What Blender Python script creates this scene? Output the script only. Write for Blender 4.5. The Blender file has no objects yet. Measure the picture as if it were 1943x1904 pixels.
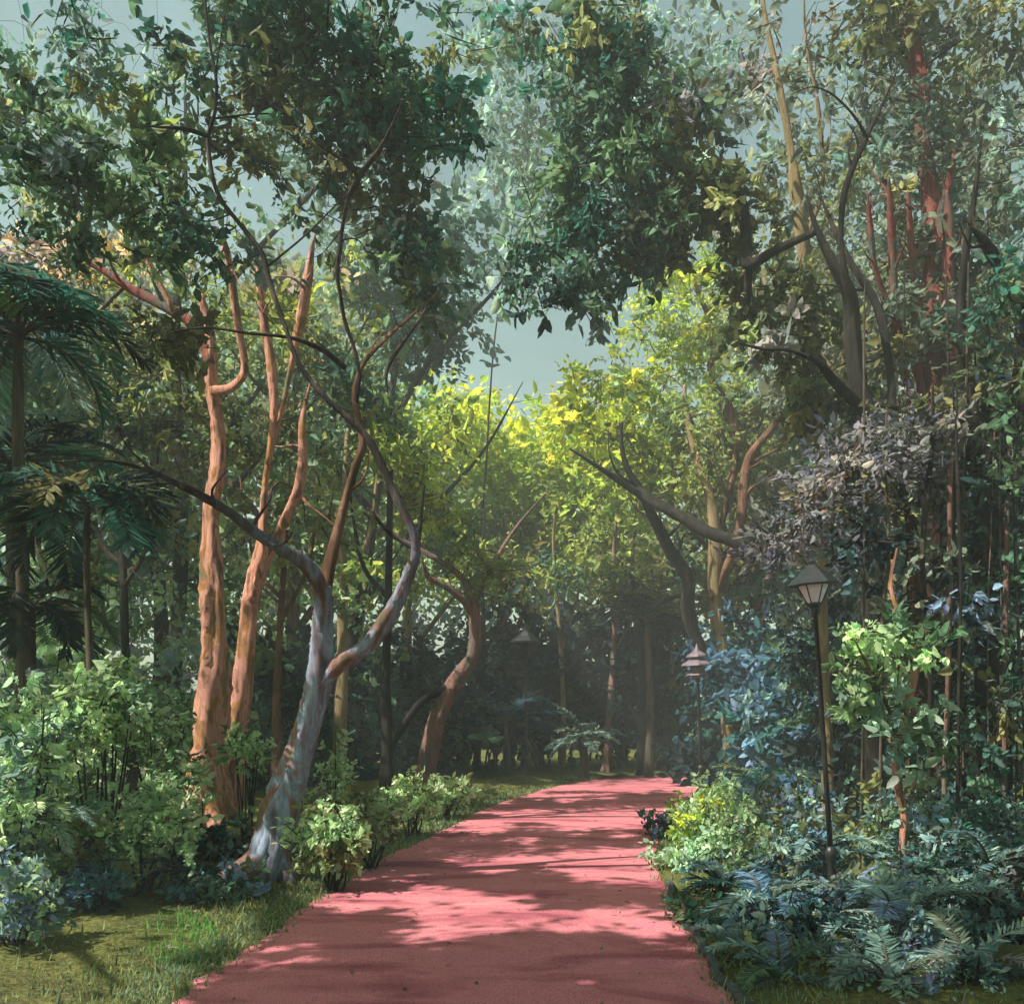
import bpy, bmesh, math, random
import numpy as np
from mathutils import Vector

random.seed(7); rng = np.random.default_rng(7)
scene = bpy.context.scene
col = scene.collection
F = 1900.0; UC = 971.5; VH = 1344.0; H = 1.85      # a level camera 1.85 m up; u, v are pixels of a 1943 x 1904 view

def P(u, v, d):
    return np.array([(u-UC)/F*d, d, H-(v-VH)/F*d])
def gnd(u, v):
    d = H*F/(v-VH); return np.array([(u-UC)/F*d, d, 0.0])

def lin(c):
    c = np.asarray(c, float)/255.0
    return np.where(c <= 0.04045, c/12.92, ((c+0.055)/1.055)**2.4)

# ------------------------------------------------------------------ sun
EL = math.radians(51); AZV = np.array([-0.93, -0.36]); AZV /= np.linalg.norm(AZV)
SUN = np.array([AZV[0]*math.cos(EL), AZV[1]*math.cos(EL), math.sin(EL)])

# ------------------------------------------------------------------ object helpers
def tag(o, label=None, cat=None, group=None, kind=None):
    if label: o['label'] = label
    if cat: o['category'] = cat
    if group: o['group'] = group
    if kind: o['kind'] = kind
    return o
def empty(name, loc):
    o = bpy.data.objects.new(name, None); col.objects.link(o); o.location = loc
    o.empty_display_size = 0.3
    return o
def mesh_obj(name, V, Fc, mats, parent=None, smooth=False, colors=None, uvw=None):
    me = bpy.data.meshes.new(name)
    V = np.asarray(V, dtype=np.float32)
    off = np.array(parent.location, dtype=np.float32) if parent is not None else np.zeros(3, np.float32)
    Vl = V - off
    if isinstance(Fc, np.ndarray):
        n, k = Fc.shape
        me.vertices.add(len(Vl)); me.vertices.foreach_set('co', Vl.ravel())
        me.loops.add(n*k); me.loops.foreach_set('vertex_index', Fc.astype(np.int32).ravel())
        me.polygons.add(n)
        me.polygons.foreach_set('loop_start', np.arange(0, n*k, k, dtype=np.int32))
        me.polygons.foreach_set('loop_total', np.full(n, k, dtype=np.int32))
        me.update(calc_edges=True)
    else:
        me.from_pydata([tuple(map(float, p)) for p in Vl], [], Fc)
    if smooth:
        me.polygons.foreach_set('use_smooth', np.ones(len(me.polygons), dtype=bool))
    if colors is not None:
        a = me.color_attributes.new('col', 'FLOAT_COLOR', 'POINT')
        c4 = np.ones((len(Vl), 4), np.float32); c4[:, :3] = colors
        a.data.foreach_set('color', c4.ravel())
    if not isinstance(mats, (list, tuple)): mats = [mats]
    for m in mats: me.materials.append(m)
    me.validate()
    o = bpy.data.objects.new(name, me); col.objects.link(o)
    if parent is not None: o.parent = parent
    return o

# ------------------------------------------------------------------ materials
def newmat(name):
    m = bpy.data.materials.new(name); m.use_nodes = True
    nt = m.node_tree; nt.nodes.clear()
    out = nt.nodes.new('ShaderNodeOutputMaterial')
    return m, nt, out
def N(nt, t, **kw):
    n = nt.nodes.new(t)
    for k, v in kw.items():
        if hasattr(n, k): setattr(n, k, v)
    return n
def mapping(nt, scale, coord='Object'):
    tc = N(nt, 'ShaderNodeTexCoord'); mp = N(nt, 'ShaderNodeMapping')
    mp.inputs['Scale'].default_value = scale
    nt.links.new(tc.outputs[coord], mp.inputs['Vector']); return mp.outputs['Vector']
def noise(nt, vec, scale, detail=6, rough=0.6, dist=0.0):
    n = N(nt, 'ShaderNodeTexNoise'); n.inputs['Scale'].default_value = scale
    n.inputs['Detail'].default_value = detail; n.inputs['Roughness'].default_value = rough
    n.inputs['Distortion'].default_value = dist
    nt.links.new(vec, n.inputs['Vector']); return n.outputs['Fac']
def ramp(nt, fac, stops, interp='LINEAR'):
    r = N(nt, 'ShaderNodeValToRGB'); cr = r.color_ramp; cr.interpolation = interp
    while len(cr.elements) < len(stops): cr.elements.new(0.5)
    for e, (p, c) in zip(cr.elements, stops):
        e.position = p; l = lin(c); e.color = (l[0], l[1], l[2], 1)
    nt.links.new(fac, r.inputs['Fac']); return r.outputs['Color']
def bump(nt, h, strength, dist):
    b = N(nt, 'ShaderNodeBump'); b.inputs['Strength'].default_value = strength
    b.inputs['Distance'].default_value = dist
    nt.links.new(h, b.inputs['Height']); return b.outputs['Normal']
def mixc(nt, fac, a, b, mode='MIX'):
    m = N(nt, 'ShaderNodeMix'); m.data_type = 'RGBA'; m.blend_type = mode
    if isinstance(fac, float): m.inputs[0].default_value = fac
    else: nt.links.new(fac, m.inputs[0])
    for i, x in ((6, a), (7, b)):
        if isinstance(x, tuple): m.inputs[i].default_value = x
        else: nt.links.new(x, m.inputs[i])
    return m.outputs[2]

def mat_leaf():
    m, nt, out = newmat('leaf')
    at = N(nt, 'ShaderNodeAttribute'); at.attribute_name = 'col'
    f = noise(nt, mapping(nt, (1, 1, 1)), 14.0, 3, 0.6)
    v = N(nt, 'ShaderNodeMapRange'); v.inputs[1].default_value = 0.3; v.inputs[2].default_value = 0.7
    v.inputs[3].default_value = 0.72; v.inputs[4].default_value = 1.28
    nt.links.new(f, v.inputs[0])
    vm = N(nt, 'ShaderNodeVectorMath'); vm.operation = 'SCALE'
    nt.links.new(at.outputs['Color'], vm.inputs[0]); nt.links.new(v.outputs[0], vm.inputs['Scale'])
    p = N(nt, 'ShaderNodeBsdfPrincipled'); p.inputs['Roughness'].default_value = 0.62
    p.inputs['Specular IOR Level'].default_value = 0.25
    nt.links.new(vm.outputs[0], p.inputs['Base Color'])
    t = N(nt, 'ShaderNodeBsdfTranslucent'); nt.links.new(vm.outputs[0], t.inputs['Color'])
    mx = N(nt, 'ShaderNodeMixShader'); mx.inputs[0].default_value = 0.5
    nt.links.new(p.outputs[0], mx.inputs[1]); nt.links.new(t.outputs[0], mx.inputs[2])
    nt.links.new(mx.outputs[0], out.inputs['Surface']); return m
LEAF = mat_leaf()

def mat_bark(name, stops, scale=3.0, zs=0.28, b=0.7, rough=0.85, interp='LINEAR'):
    m, nt, out = newmat(name)
    vec = mapping(nt, (1, 1, zs))
    f = noise(nt, vec, scale, 4, 0.55, 0.9)
    c = ramp(nt, f, stops, interp)
    f2 = noise(nt, mapping(nt, (1, 1, 0.12)), scale*7, 8, 0.7)
    c2 = ramp(nt, f2, [(0.30, (70, 64, 60)), (0.55, (255, 255, 255))])
    cc = mixc(nt, 0.55, c, c2, 'MULTIPLY')
    p = N(nt, 'ShaderNodeBsdfPrincipled'); p.inputs['Roughness'].default_value = rough
    p.inputs['Specular IOR Level'].default_value = 0.2
    nt.links.new(cc, p.inputs['Base Color'])
    fk = noise(nt, mapping(nt, (1, 1, 0.22)), scale*16, 6, 0.75, 1.5)
    mh = N(nt, 'ShaderNodeMath'); mh.operation = 'ADD'; nt.links.new(f2, mh.inputs[0]); nt.links.new(fk, mh.inputs[1])
    nt.links.new(bump(nt, mh.outputs[0], min(1.0, b*1.3), 0.05), p.inputs['Normal'])
    nt.links.new(p.outputs[0], out.inputs['Surface']); return m
B_GREY = mat_bark('bark_grey_mauve', [(0.30, (70, 62, 62)), (0.42, (124, 112, 124)), (0.50, (150, 168, 186)), (0.58, (150, 110, 100)), (0.68, (120, 116, 78))], 3.2)
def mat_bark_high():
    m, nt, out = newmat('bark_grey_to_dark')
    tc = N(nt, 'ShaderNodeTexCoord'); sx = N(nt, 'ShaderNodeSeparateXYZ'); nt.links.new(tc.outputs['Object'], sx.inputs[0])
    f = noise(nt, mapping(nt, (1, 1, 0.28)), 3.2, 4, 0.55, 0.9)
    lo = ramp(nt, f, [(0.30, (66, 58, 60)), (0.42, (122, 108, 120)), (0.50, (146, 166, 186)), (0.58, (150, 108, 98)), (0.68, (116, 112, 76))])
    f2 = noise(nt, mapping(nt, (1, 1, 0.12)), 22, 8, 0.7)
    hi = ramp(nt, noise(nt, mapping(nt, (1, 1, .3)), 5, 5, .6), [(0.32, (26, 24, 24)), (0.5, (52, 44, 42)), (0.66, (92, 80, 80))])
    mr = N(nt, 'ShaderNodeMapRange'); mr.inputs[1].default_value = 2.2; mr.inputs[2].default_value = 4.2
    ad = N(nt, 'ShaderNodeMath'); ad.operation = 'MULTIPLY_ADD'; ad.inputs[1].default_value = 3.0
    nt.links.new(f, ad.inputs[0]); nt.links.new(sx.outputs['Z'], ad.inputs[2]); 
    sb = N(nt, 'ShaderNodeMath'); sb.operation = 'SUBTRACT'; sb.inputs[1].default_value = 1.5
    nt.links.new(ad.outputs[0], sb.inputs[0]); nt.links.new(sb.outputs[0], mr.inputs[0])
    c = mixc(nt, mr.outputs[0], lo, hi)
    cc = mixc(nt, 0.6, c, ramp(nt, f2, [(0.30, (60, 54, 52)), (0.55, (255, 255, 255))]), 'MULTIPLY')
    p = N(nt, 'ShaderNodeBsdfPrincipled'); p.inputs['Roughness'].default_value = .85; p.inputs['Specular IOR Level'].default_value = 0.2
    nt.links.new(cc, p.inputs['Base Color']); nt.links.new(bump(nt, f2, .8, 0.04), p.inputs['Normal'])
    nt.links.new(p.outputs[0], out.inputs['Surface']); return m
B_T1 = mat_bark_high()
B_DARK = mat_bark('bark_dark', [(0.32, (28, 27, 26)), (0.5, (48, 44, 40)), (0.66, (74, 66, 56))], 5)
B_LIMB = mat_bark('bark_limb', [(0.32, (36, 32, 32)), (0.5, (64, 56, 54)), (0.66, (104, 92, 88))], 5)
B_ORANGE = mat_bark('bark_orange', [(0.30, (120, 104, 78)), (0.38, (150, 106, 84)), (0.42, (222, 158, 136)), (0.52, (232, 170, 150)), (0.56, (196, 142, 70)), (0.60, (176, 122, 96)), (0.66, (122, 126, 96))], 4.2)
B_BRICK = mat_bark('bark_brick_red', [(0.30, (70, 50, 50)), (0.40, (132, 66, 62)), (0.48, (158, 88, 80)), (0.55, (120, 96, 84)), (0.62, (96, 96, 84)), (0.70, (110, 116, 128))], 4.5)
B_TAN = mat_bark('bark_tan', [(0.30, (104, 92, 60)), (0.48, (150, 132, 92)), (0.64, (178, 150, 116))], 4)
B_BROWN = mat_bark('bark_brown', [(0.30, (70, 50, 38)), (0.48, (116, 82, 60)), (0.64, (150, 112, 92))], 4)
B_PINK = mat_bark('bark_pink_grey', [(0.30, (96, 80, 74)), (0.46, (160, 118, 106)), (0.56, (112, 104, 100)), (0.7, (150, 140, 110))], 4)
B_VINE = mat_bark('bark_vine', [(0.30, (60, 60, 50)), (0.50, (98, 94, 76)), (0.66, (128, 108, 92))], 6)

def mat_plain(name, c, rough=0.6, metal=0.0, var=0.15, nscale=8):
    m, nt, out = newmat(name)
    f = noise(nt, mapping(nt, (1, 1, 1)), nscale, 5)
    c = np.array(c, float)
    cc = ramp(nt, f, [(0.3, tuple(c*(1-var))), (0.7, tuple(np.minimum(c*(1+var), 255)))])
    p = N(nt, 'ShaderNodeBsdfPrincipled'); p.inputs['Roughness'].default_value = rough
    p.inputs['Metallic'].default_value = metal
    nt.links.new(cc, p.inputs['Base Color']); nt.links.new(bump(nt, f, 0.2, 0.01), p.inputs['Normal'])
    nt.links.new(p.outputs[0], out.inputs['Surface']); return m
M_METAL = mat_plain('lamp_black_paint', (34, 36, 38), 0.45, 0.2, 0.3, 20)
M_GLASS = mat_plain('lamp_frosted_glass', (226, 216, 232), 0.35, 0, 0.08, 9)
M_PINKLAMP = mat_plain('lamp_pinkish_paint', (104, 90, 100), 0.5, 0, 0.12, 9)
M_KERB = mat_plain('kerb_stone', (46, 52, 50), 0.9, 0, 0.45, 7)

def mat_path():
    m, nt, out = newmat('red_path')
    v = mapping(nt, (1, 1, 1))
    big = noise(nt, mapping(nt, (0.55, 1.5, 1)), 1.1, 5, 0.6, 0.8)
    c = ramp(nt, big, [(0.30, (146, 76, 88)), (0.42, (178, 104, 114)), (0.54, (208, 130, 136)), (0.62, (196, 122, 134)), (0.72, (222, 146, 142))])
    f = noise(nt, v, 90, 6, 0.7)
    c2 = ramp(nt, f, [(0.36, (150, 140, 142)), (0.5, (236, 230, 230)), (0.6, (255, 255, 255))])
    cc = mixc(nt, 1.0, c, c2, 'MULTIPLY')
    p = N(nt, 'ShaderNodeBsdfPrincipled'); p.inputs['Roughness'].default_value = 0.92
    p.inputs['Specular IOR Level'].default_value = 0.15
    nt.links.new(cc, p.inputs['Base Color']); nt.links.new(bump(nt, f, 0.5, 0.015), p.inputs['Normal'])
    nt.links.new(p.outputs[0], out.inputs['Surface']); return m
M_PATH = mat_path()
def mat_ground():
    m, nt, out = newmat('forest_ground')
    f = noise(nt, mapping(nt, (1, 1, 1)), 0.55, 7, 0.62, 0.5)
    c = ramp(nt, f, [(0.30, (60, 70, 48)), (0.44, (98, 104, 58)), (0.56, (116, 118, 66)), (0.68, (92, 92, 66))])
    f2 = noise(nt, mapping(nt, (1, 1, 1)), 22, 7, 0.7)
    c2 = ramp(nt, f2, [(0.33, (130, 124, 112)), (0.62, (255, 255, 250))])
    cc = mixc(nt, 1.0, c, c2, 'MULTIPLY')
    p = N(nt, 'ShaderNodeBsdfPrincipled'); p.inputs['Roughness'].default_value = 0.95
    p.inputs['Specular IOR Level'].default_value = 0.1
    nt.links.new(cc, p.inputs['Base Color']); nt.links.new(bump(nt, f2, 0.8, 0.05), p.inputs['Normal'])
    nt.links.new(p.outputs[0], out.inputs['Surface']); return m
M_GROUND = mat_ground()

# ------------------------------------------------------------------ palettes (sRGB of the leaves themselves)
PAL = dict(
 DG=[(54,88,76),(68,102,84),(78,106,80),(50,78,72),(90,114,82),(46,94,80)],
 DO=[(66,74,46),(82,84,50),(58,70,52),(96,94,58),(74,86,62)],
 OL=[(108,112,68),(124,124,76),(96,104,66),(134,138,90),(114,130,84)],
 TG=[(100,130,118),(122,148,136),(88,114,104),(132,154,134),(110,130,128)],
 MG=[(88,114,80),(106,132,92),(76,104,74),(124,146,104),(92,122,96)],
 YG=[(156,174,60),(142,162,62),(170,182,56),(130,152,64),(122,144,66)],
 YL=[(178,182,54),(168,174,56),(190,186,58),(156,166,58)],
 YO=[(132,144,68),(116,130,66),(144,156,72),(104,120,68),(156,168,86)],
 LG=[(156,182,132),(170,194,142),(140,166,122),(182,202,158),(158,180,138)],
 SG=[(150,184,150),(134,168,132),(164,194,160)],
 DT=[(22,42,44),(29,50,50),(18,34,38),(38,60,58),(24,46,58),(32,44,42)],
 BL=[(58,94,106),(74,108,130),(46,80,98),(52,96,92),(90,122,142)],
 GB=[(102,130,128),(120,148,144),(80,110,112),(104,124,148),(136,160,150),(64,96,98),(96,108,92)],
 MV=[(112,110,116),(126,122,124),(88,88,100),(134,130,124),(98,102,98),(78,82,92)],
 PK=[(142,132,112),(132,126,106),(150,138,114),(126,130,134),(130,118,112),(120,126,112)],
 PE=[(204,172,134),(186,160,128),(160,146,140),(196,170,110),(150,144,150)],
 GG=[(86,98,84),(104,114,96),(72,86,76),(118,126,110),(96,100,82)],
)
GAIN = 1.45
def pick(pals, n):
    """pals: string like 'DG:3,OL:1' -> n colours (linear)"""
    names, w = [], []
    for t in pals.split(','):
        a = t.split(':'); names.append(a[0]); w.append(float(a[1]) if len(a) > 1 else 1.0)
    w = np.array(w)/sum(w)
    k = rng.choice(len(names), n, p=w)
    outc = np.empty((n, 3))
    for i in range(n):
        L = PAL[names[k[i]]]; outc[i] = lin(L[rng.integers(len(L))])
    return outc*GAIN

# ------------------------------------------------------------------ sun flecks: chosen spots, crowns shaped by leaving out leaves that would shade them
LIT = [(800,1712,225,21),(960,1745,200,24),(1150,1742,150,17),(830,1782,80,20),(1090,1768,190,9),(660,1722,90,14),
       (870,1622,140,15),(1060,1643,180,10),(1150,1664,90,8),(740,1645,60,8),(980,1602,50,6),(1190,1635,60,7),
       (560,1800,120,10),(520,1832,90,9),(640,1828,90,5),(1240,1483,130,9),(1030,1514,60,9),(1090,1570,45,6),
       (1150,1586,70,5),(1170,1545,60,4),(1130,1868,70,7),(1240,1770,60,10),(1200,1498,60,5),(960,1560,50,5),
       (1330,1540,45,28),(1290,1660,40,30),(640,1560,50,30),(820,1500,60,16),(330,1590,60,30),(200,1500,90,60),
       (980,1506,110,6),(1075,1489,60,5)]
LITA = np.array(LIT, float)
# things chosen to be sunlit: (u, v, depth, radius in m) -> where their sun rays would meet the ground
S3 = [(285,1550,9.9,.45),(640,1575,9.9,.45),(700,1530,11.5,.45),(180,1310,10.2,.9),(60,1330,9.6,.9),(90,1480,9.6,.9),(180,1560,9.4,.8),(40,1640,8.2,.5),(300,1385,12.5,.5),
      (400,1400,15,.9),(400,1150,15,.9),(405,960,15,.8),(470,1250,15.6,.6),(540,1480,10.8,.35),(575,1360,10.8,.30),(600,1230,10.8,.35),
      (100,1800,7.7,.8),(250,1780,8.0,.9),(360,1790,8.0,.6),(60,1860,6.8,.7),(200,1870,6.7,.8),(420,1730,9.1,.6),
      (1370,1545,14,.8),(1290,1640,12,.5),(1450,1600,10.4,.5),(1480,1740,8.2,.35),(1700,1850,7,.3),(1870,1660,9,.4),
      (1640,1220,9.5,.35),(1515,1110,9.4,.3),(1620,880,11.2,.9),(1500,1010,11.2,.6),(1775,520,14.5,1.2),(1735,150,14.5,1.0),
      (150,540,15.6,1.5),(560,600,15.6,1.4),(402,1280,15,.9),(400,1060,15,.8),(405,850,15,.8),(402,740,15,.7),(470,1100,15.6,.7),(560,900,15.6,.8),(300,570,15.6,1.0),(1772,760,14.5,1.0),(1540,1700,8.6,.5),(1800,1850,7,.4),(1620,1760,8,.4),(1450,1280,23,1.6),(1100,1400,26.5,1.0),(1500,1420,19,1.0),(830,1400,20,.8),(900,1200,20,.6),(800,1500,14.5,.7),(130,980,10.6,.5),(950,850,32,2.5),(1150,800,30,2.0),(1300,600,23,1.2),(780,820,30,1.6),(1340,1560,13.5,.8),(1300,1650,12,.5)]
S3G = []
for (a_, b_, c_, e_) in S3:
    p_ = P(a_, b_, c_); q_ = p_-SUN*(p_[2]/SUN[2]); S3G.append((q_[0], q_[1], e_, p_))
def sun_open(C):
    """True for leaf centres that would shade one of the sunlit flecks on the ground."""
    t = C[:, 2]/SUN[2]
    gx = C[:, 0]-SUN[0]*t; gy = C[:, 1]-SUN[1]*t
    ok = (gy > 4.5) & (C[:, 2] > 2.2)
    gy2 = np.where(ok, gy, 10.0)
    u = UC+gx/gy2*F; v = VH+H/gy2*F
    u = u+14*np.sin(v*0.21)+9*np.sin(u*0.05+v*0.4); v = v+5.0*np.sin(u*0.045)+3.5*np.sin(u*0.11+1)+2*np.sin(u*.23+v*.3)
    res = np.zeros(len(C), bool)
    for (qx, qy, qr, qp) in S3G:
        far = ((C-qp)@SUN > qr*1.4+0.3)
        res |= far & ((gx-qx)**2+((gy-qy)*SUN[2])**2 < (qr*(1+0.25*np.sin(gx*5+gy*3)))**2)
    for (a, b, ra, rb) in LITA:
        res |= ((u-a)/(ra+12))**2+((v-b)/(rb+np.where(b > 1590, 3.5, 0.5)))**2 < 1.0
    return (res) & (C[:, 2] > 2.2)

# ------------------------------------------------------------------ leaves
def norm(a): return a/np.maximum(np.linalg.norm(a, axis=-1, keepdims=True), 1e-9)
def leaf_mesh(C, D, L, Wd, colr, nrm=None):
    """C base, D direction, L length, Wd width -> two folded quads per leaf"""
    n = len(C); D = norm(D)
    R = rng.normal(size=(n, 3)) if nrm is None else nrm+0.35*rng.normal(size=(n, 3))
    S = norm(np.cross(D, R)); Nn = np.cross(S, D)
    L = L[:, None]; W = Wd[:, None]
    fold = 0.22; cv = rng.uniform(-0.12, 0.12, (n, 1))
    pts = [C, C+D*L*0.30+S*W*0.5+Nn*W*fold, C+D*L*0.72+S*W*0.36+Nn*(W*fold*0.8+cv*L), C+D*L+Nn*cv*1.8*L,
           C+D*L*0.72-S*W*0.36+Nn*(W*fold*0.8+cv*L), C+D*L*0.30-S*W*0.5+Nn*W*fold]
    V = np.stack(pts, 1).reshape(-1, 3)
    b = (np.arange(n)*6)[:, None]
    Fq = np.concatenate([b+np.array([[0, 1, 2, 3]]), b+np.array([[0, 3, 4, 5]])], 0)
    return V, Fq, np.repeat(colr, 6, 0)

class Leaves:
    def __init__(s): s.V = []; s.F = []; s.C = []; s.n = 0; s.clumps = []
    def add(s, V, Fq, C):
        s.V.append(V); s.F.append(Fq+s.n); s.C.append(C); s.n += len(V)
    def blob(s, c, r, nclump, pals, per=34, cr=0.42, leaf=0.15, cull=True, droop=0.35, shell=0.0, asp=0.5, minz=0.05):
        c = np.array(c, float); r = np.array(r, float)
        q = rng.normal(size=(nclump, 3)); q = norm(q)*(rng.uniform(shell**3, 1, (nclump, 1))**(1/3))*np.where(rng.random((nclump, 1)) < 0.28, rng.uniform(1.0, 1.45, (nclump, 1)), 1.0)
        cc = c+q*r
        s.clumps += list(cc)
        base = pick(pals, nclump)*rng.uniform(0.70, 1.35, (nclump, 1))
        ax = norm(rng.normal(size=(nclump, 3))*np.array([1, 1, 0.55])+np.array([0, 0, -droop]))
        m = nclump*per
        idx = np.repeat(np.arange(nclump), per)
        sc = rng.uniform(0.6, 1.35, nclump); ls = rng.choice([0.72, 1.0, 1.35], nclump, p=[.35, .4, .25])[idx]; per_keep = rng.random(m) < 1.0/ls**1.2
        K = max(3, per//8)
        SA = norm(ax[:, None, :]*0.55+norm(rng.normal(size=(nclump, K, 3)))*np.array([1, 1, .8]))
        ko = rng.integers(K, size=m); sa = SA[idx, ko]; st = rng.uniform(0.12, 1.0, (m, 1))
        ctr = rng.normal(size=(nclump, K, 3))*0.22*cr
        off = sa*st*1.15*cr*sc[idx][:, None]+ctr[idx, ko]+rng.normal(size=(m, 3))*0.09*cr
        Cn = cc[idx]+off
        D = sa*0.75+rng.normal(size=(m, 3))*0.55+np.array([0, 0, -.15])
        if leaf < 0.2:
            tw = (cc[:, None, :]+ctr).reshape(-1, 3); ta = SA.reshape(-1, 3); tl = (np.repeat(sc, K)*cr*1.1)
            tk = np.ones(len(tw), bool) if not cull else ~sun_open(tw+ta*tl[:, None]*.5)
            if tk.any(): s.add(*leaf_mesh(tw[tk], ta[tk], tl[tk], np.full(tk.sum(), 0.012), np.tile(lin((66, 58, 50)), (tk.sum(), 1))))
        colr = base[idx]*rng.uniform(0.84, 1.2, (m, 1))*(1+rng.normal(size=(m, 3))*0.05)
        keep = (Cn[:, 2] > minz) & per_keep
        if cull: keep &= ~(sun_open(Cn) & (rng.random(m) > 0.015))
        Cn, D, colr, ls = Cn[keep], D[keep], colr[keep], ls[keep]; m = len(Cn)
        if m == 0: return
        L = leaf*ls*rng.uniform(0.6, 1.3, m)
        s.add(*leaf_mesh(Cn, D, L, L*asp*rng.uniform(0.8, 1.2, m), np.clip(colr, 0, 1)))
    def pblob(s, u, v, ru, rv, d, rd, n, pals, **kw):
        c = P(u, v, d); s.blob(c, (ru/F*d, rd, rv/F*d), n, pals, **kw)
    def build(s, name, parent, mat=None):
        return mesh_obj(name, np.concatenate(s.V), np.concatenate(s.F), mat or LEAF, parent, colors=np.concatenate(s.C))

# ------------------------------------------------------------------ tubes
def catmull(Pt, k):
    Pt = np.asarray(Pt, float)
    Q = np.vstack([2*Pt[0]-Pt[1], Pt, 2*Pt[-1]-Pt[-2]])
    out = []
    for i in range(1, len(Q)-2):
        for t in np.linspace(0, 1, k, endpoint=False):
            a, b, c, d = Q[i-1], Q[i], Q[i+1], Q[i+2]
            out.append(0.5*((2*b)+(c-a)*t+(2*a-5*b+4*c-d)*t*t+(3*b-a-3*c+d)*t**3))
    out.append(Q[-2]); return np.array(out)
def tube(path, seg=10, k=6, lump=0.12, jit=0.0):
    """path rows: x y z r -> V, F (quads)"""
    A = catmull(path, k); A[:, 3] = np.maximum(A[:, 3], 0.002)
    n = len(A); T = norm(np.gradient(A[:, :3], axis=0))
    if jit: A[1:-1, :3] += rng.normal(size=(n-2, 3))*jit*A[1:-1, 3:4]
    ref = np.array([1.0, 0.0, 0.0]) if abs(T[0][0]) < 0.8 else np.array([0, 1.0, 0])
    a = norm(np.cross(T[0], ref)); rows = []
    ph = rng.uniform(0, 6.28, 4)
    th = np.linspace(0, 2*np.pi, seg, endpoint=False)
    s = np.cumsum(np.r_[0, np.linalg.norm(np.diff(A[:, :3], axis=0), axis=1)])
    for i in range(n):
        a = norm(a-T[i]*np.dot(a, T[i])); b = np.cross(T[i], a)
        rr = A[i, 3]*(1+lump*np.sin(3*th+ph[0]+s[i]*1.1)+lump*0.7*np.sin(5*th+ph[1]-s[i]*2.3)+lump*0.6*np.sin(2*th+ph[2]+s[i]*3.7)+lump*0.35*rng.normal(size=seg))
        rows.append(A[i, :3]+rr[:, None]*(np.cos(th)[:, None]*a+np.sin(th)[:, None]*b))
    V = np.vstack(rows+[A[0:1, :3], A[-1:, :3]])
    Fl = []
    i0 = (np.arange(n-1)*seg)[:, None]; j = np.arange(seg)[None, :]; j2 = (j+1) % seg
    q = np.stack([i0+j, i0+j2, i0+seg+j2, i0+seg+j], -1).reshape(-1, 4)
    Fl = [tuple(x) for x in q.tolist()]
    c0, c1 = n*seg, n*seg+1
    for jj in range(seg):
        Fl.append((c0, (jj+1) % seg, jj)); Fl.append((c1, (n-1)*seg+jj, (n-1)*seg+(jj+1) % seg))
    return V, Fl, A
class MB:
    def __init__(s): s.V = []; s.F = []; s.n = 0
    def add(s, V, Fl):
        s.V.append(np.asarray(V, float)); s.F += [tuple(i+s.n for i in f) for f in Fl]; s.n += len(V)
    def tube(s, path, **kw):
        V, Fl, A = tube(path, **kw); s.add(V, Fl); return A
    def build(s, name, mat, parent=None, smooth=True):
        return mesh_obj(name, np.vstack(s.V), s.F, mat, parent, smooth)

def ppath(pts, d0, d1=None):
    """pts: (u, v, width_px) ; depth runs from d0 to d1 along the limb"""
    if d1 is None: d1 = d0
    out = []; n = len(pts)
    for i, (u, v, w) in enumerate(pts):
        t = i/(n-1) if n > 1 else 0; d = d0+(d1-d0)*t
        p = P(u, v, d); out.append([p[0], p[1], p[2], w*0.5/F*d])
    return out

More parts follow.
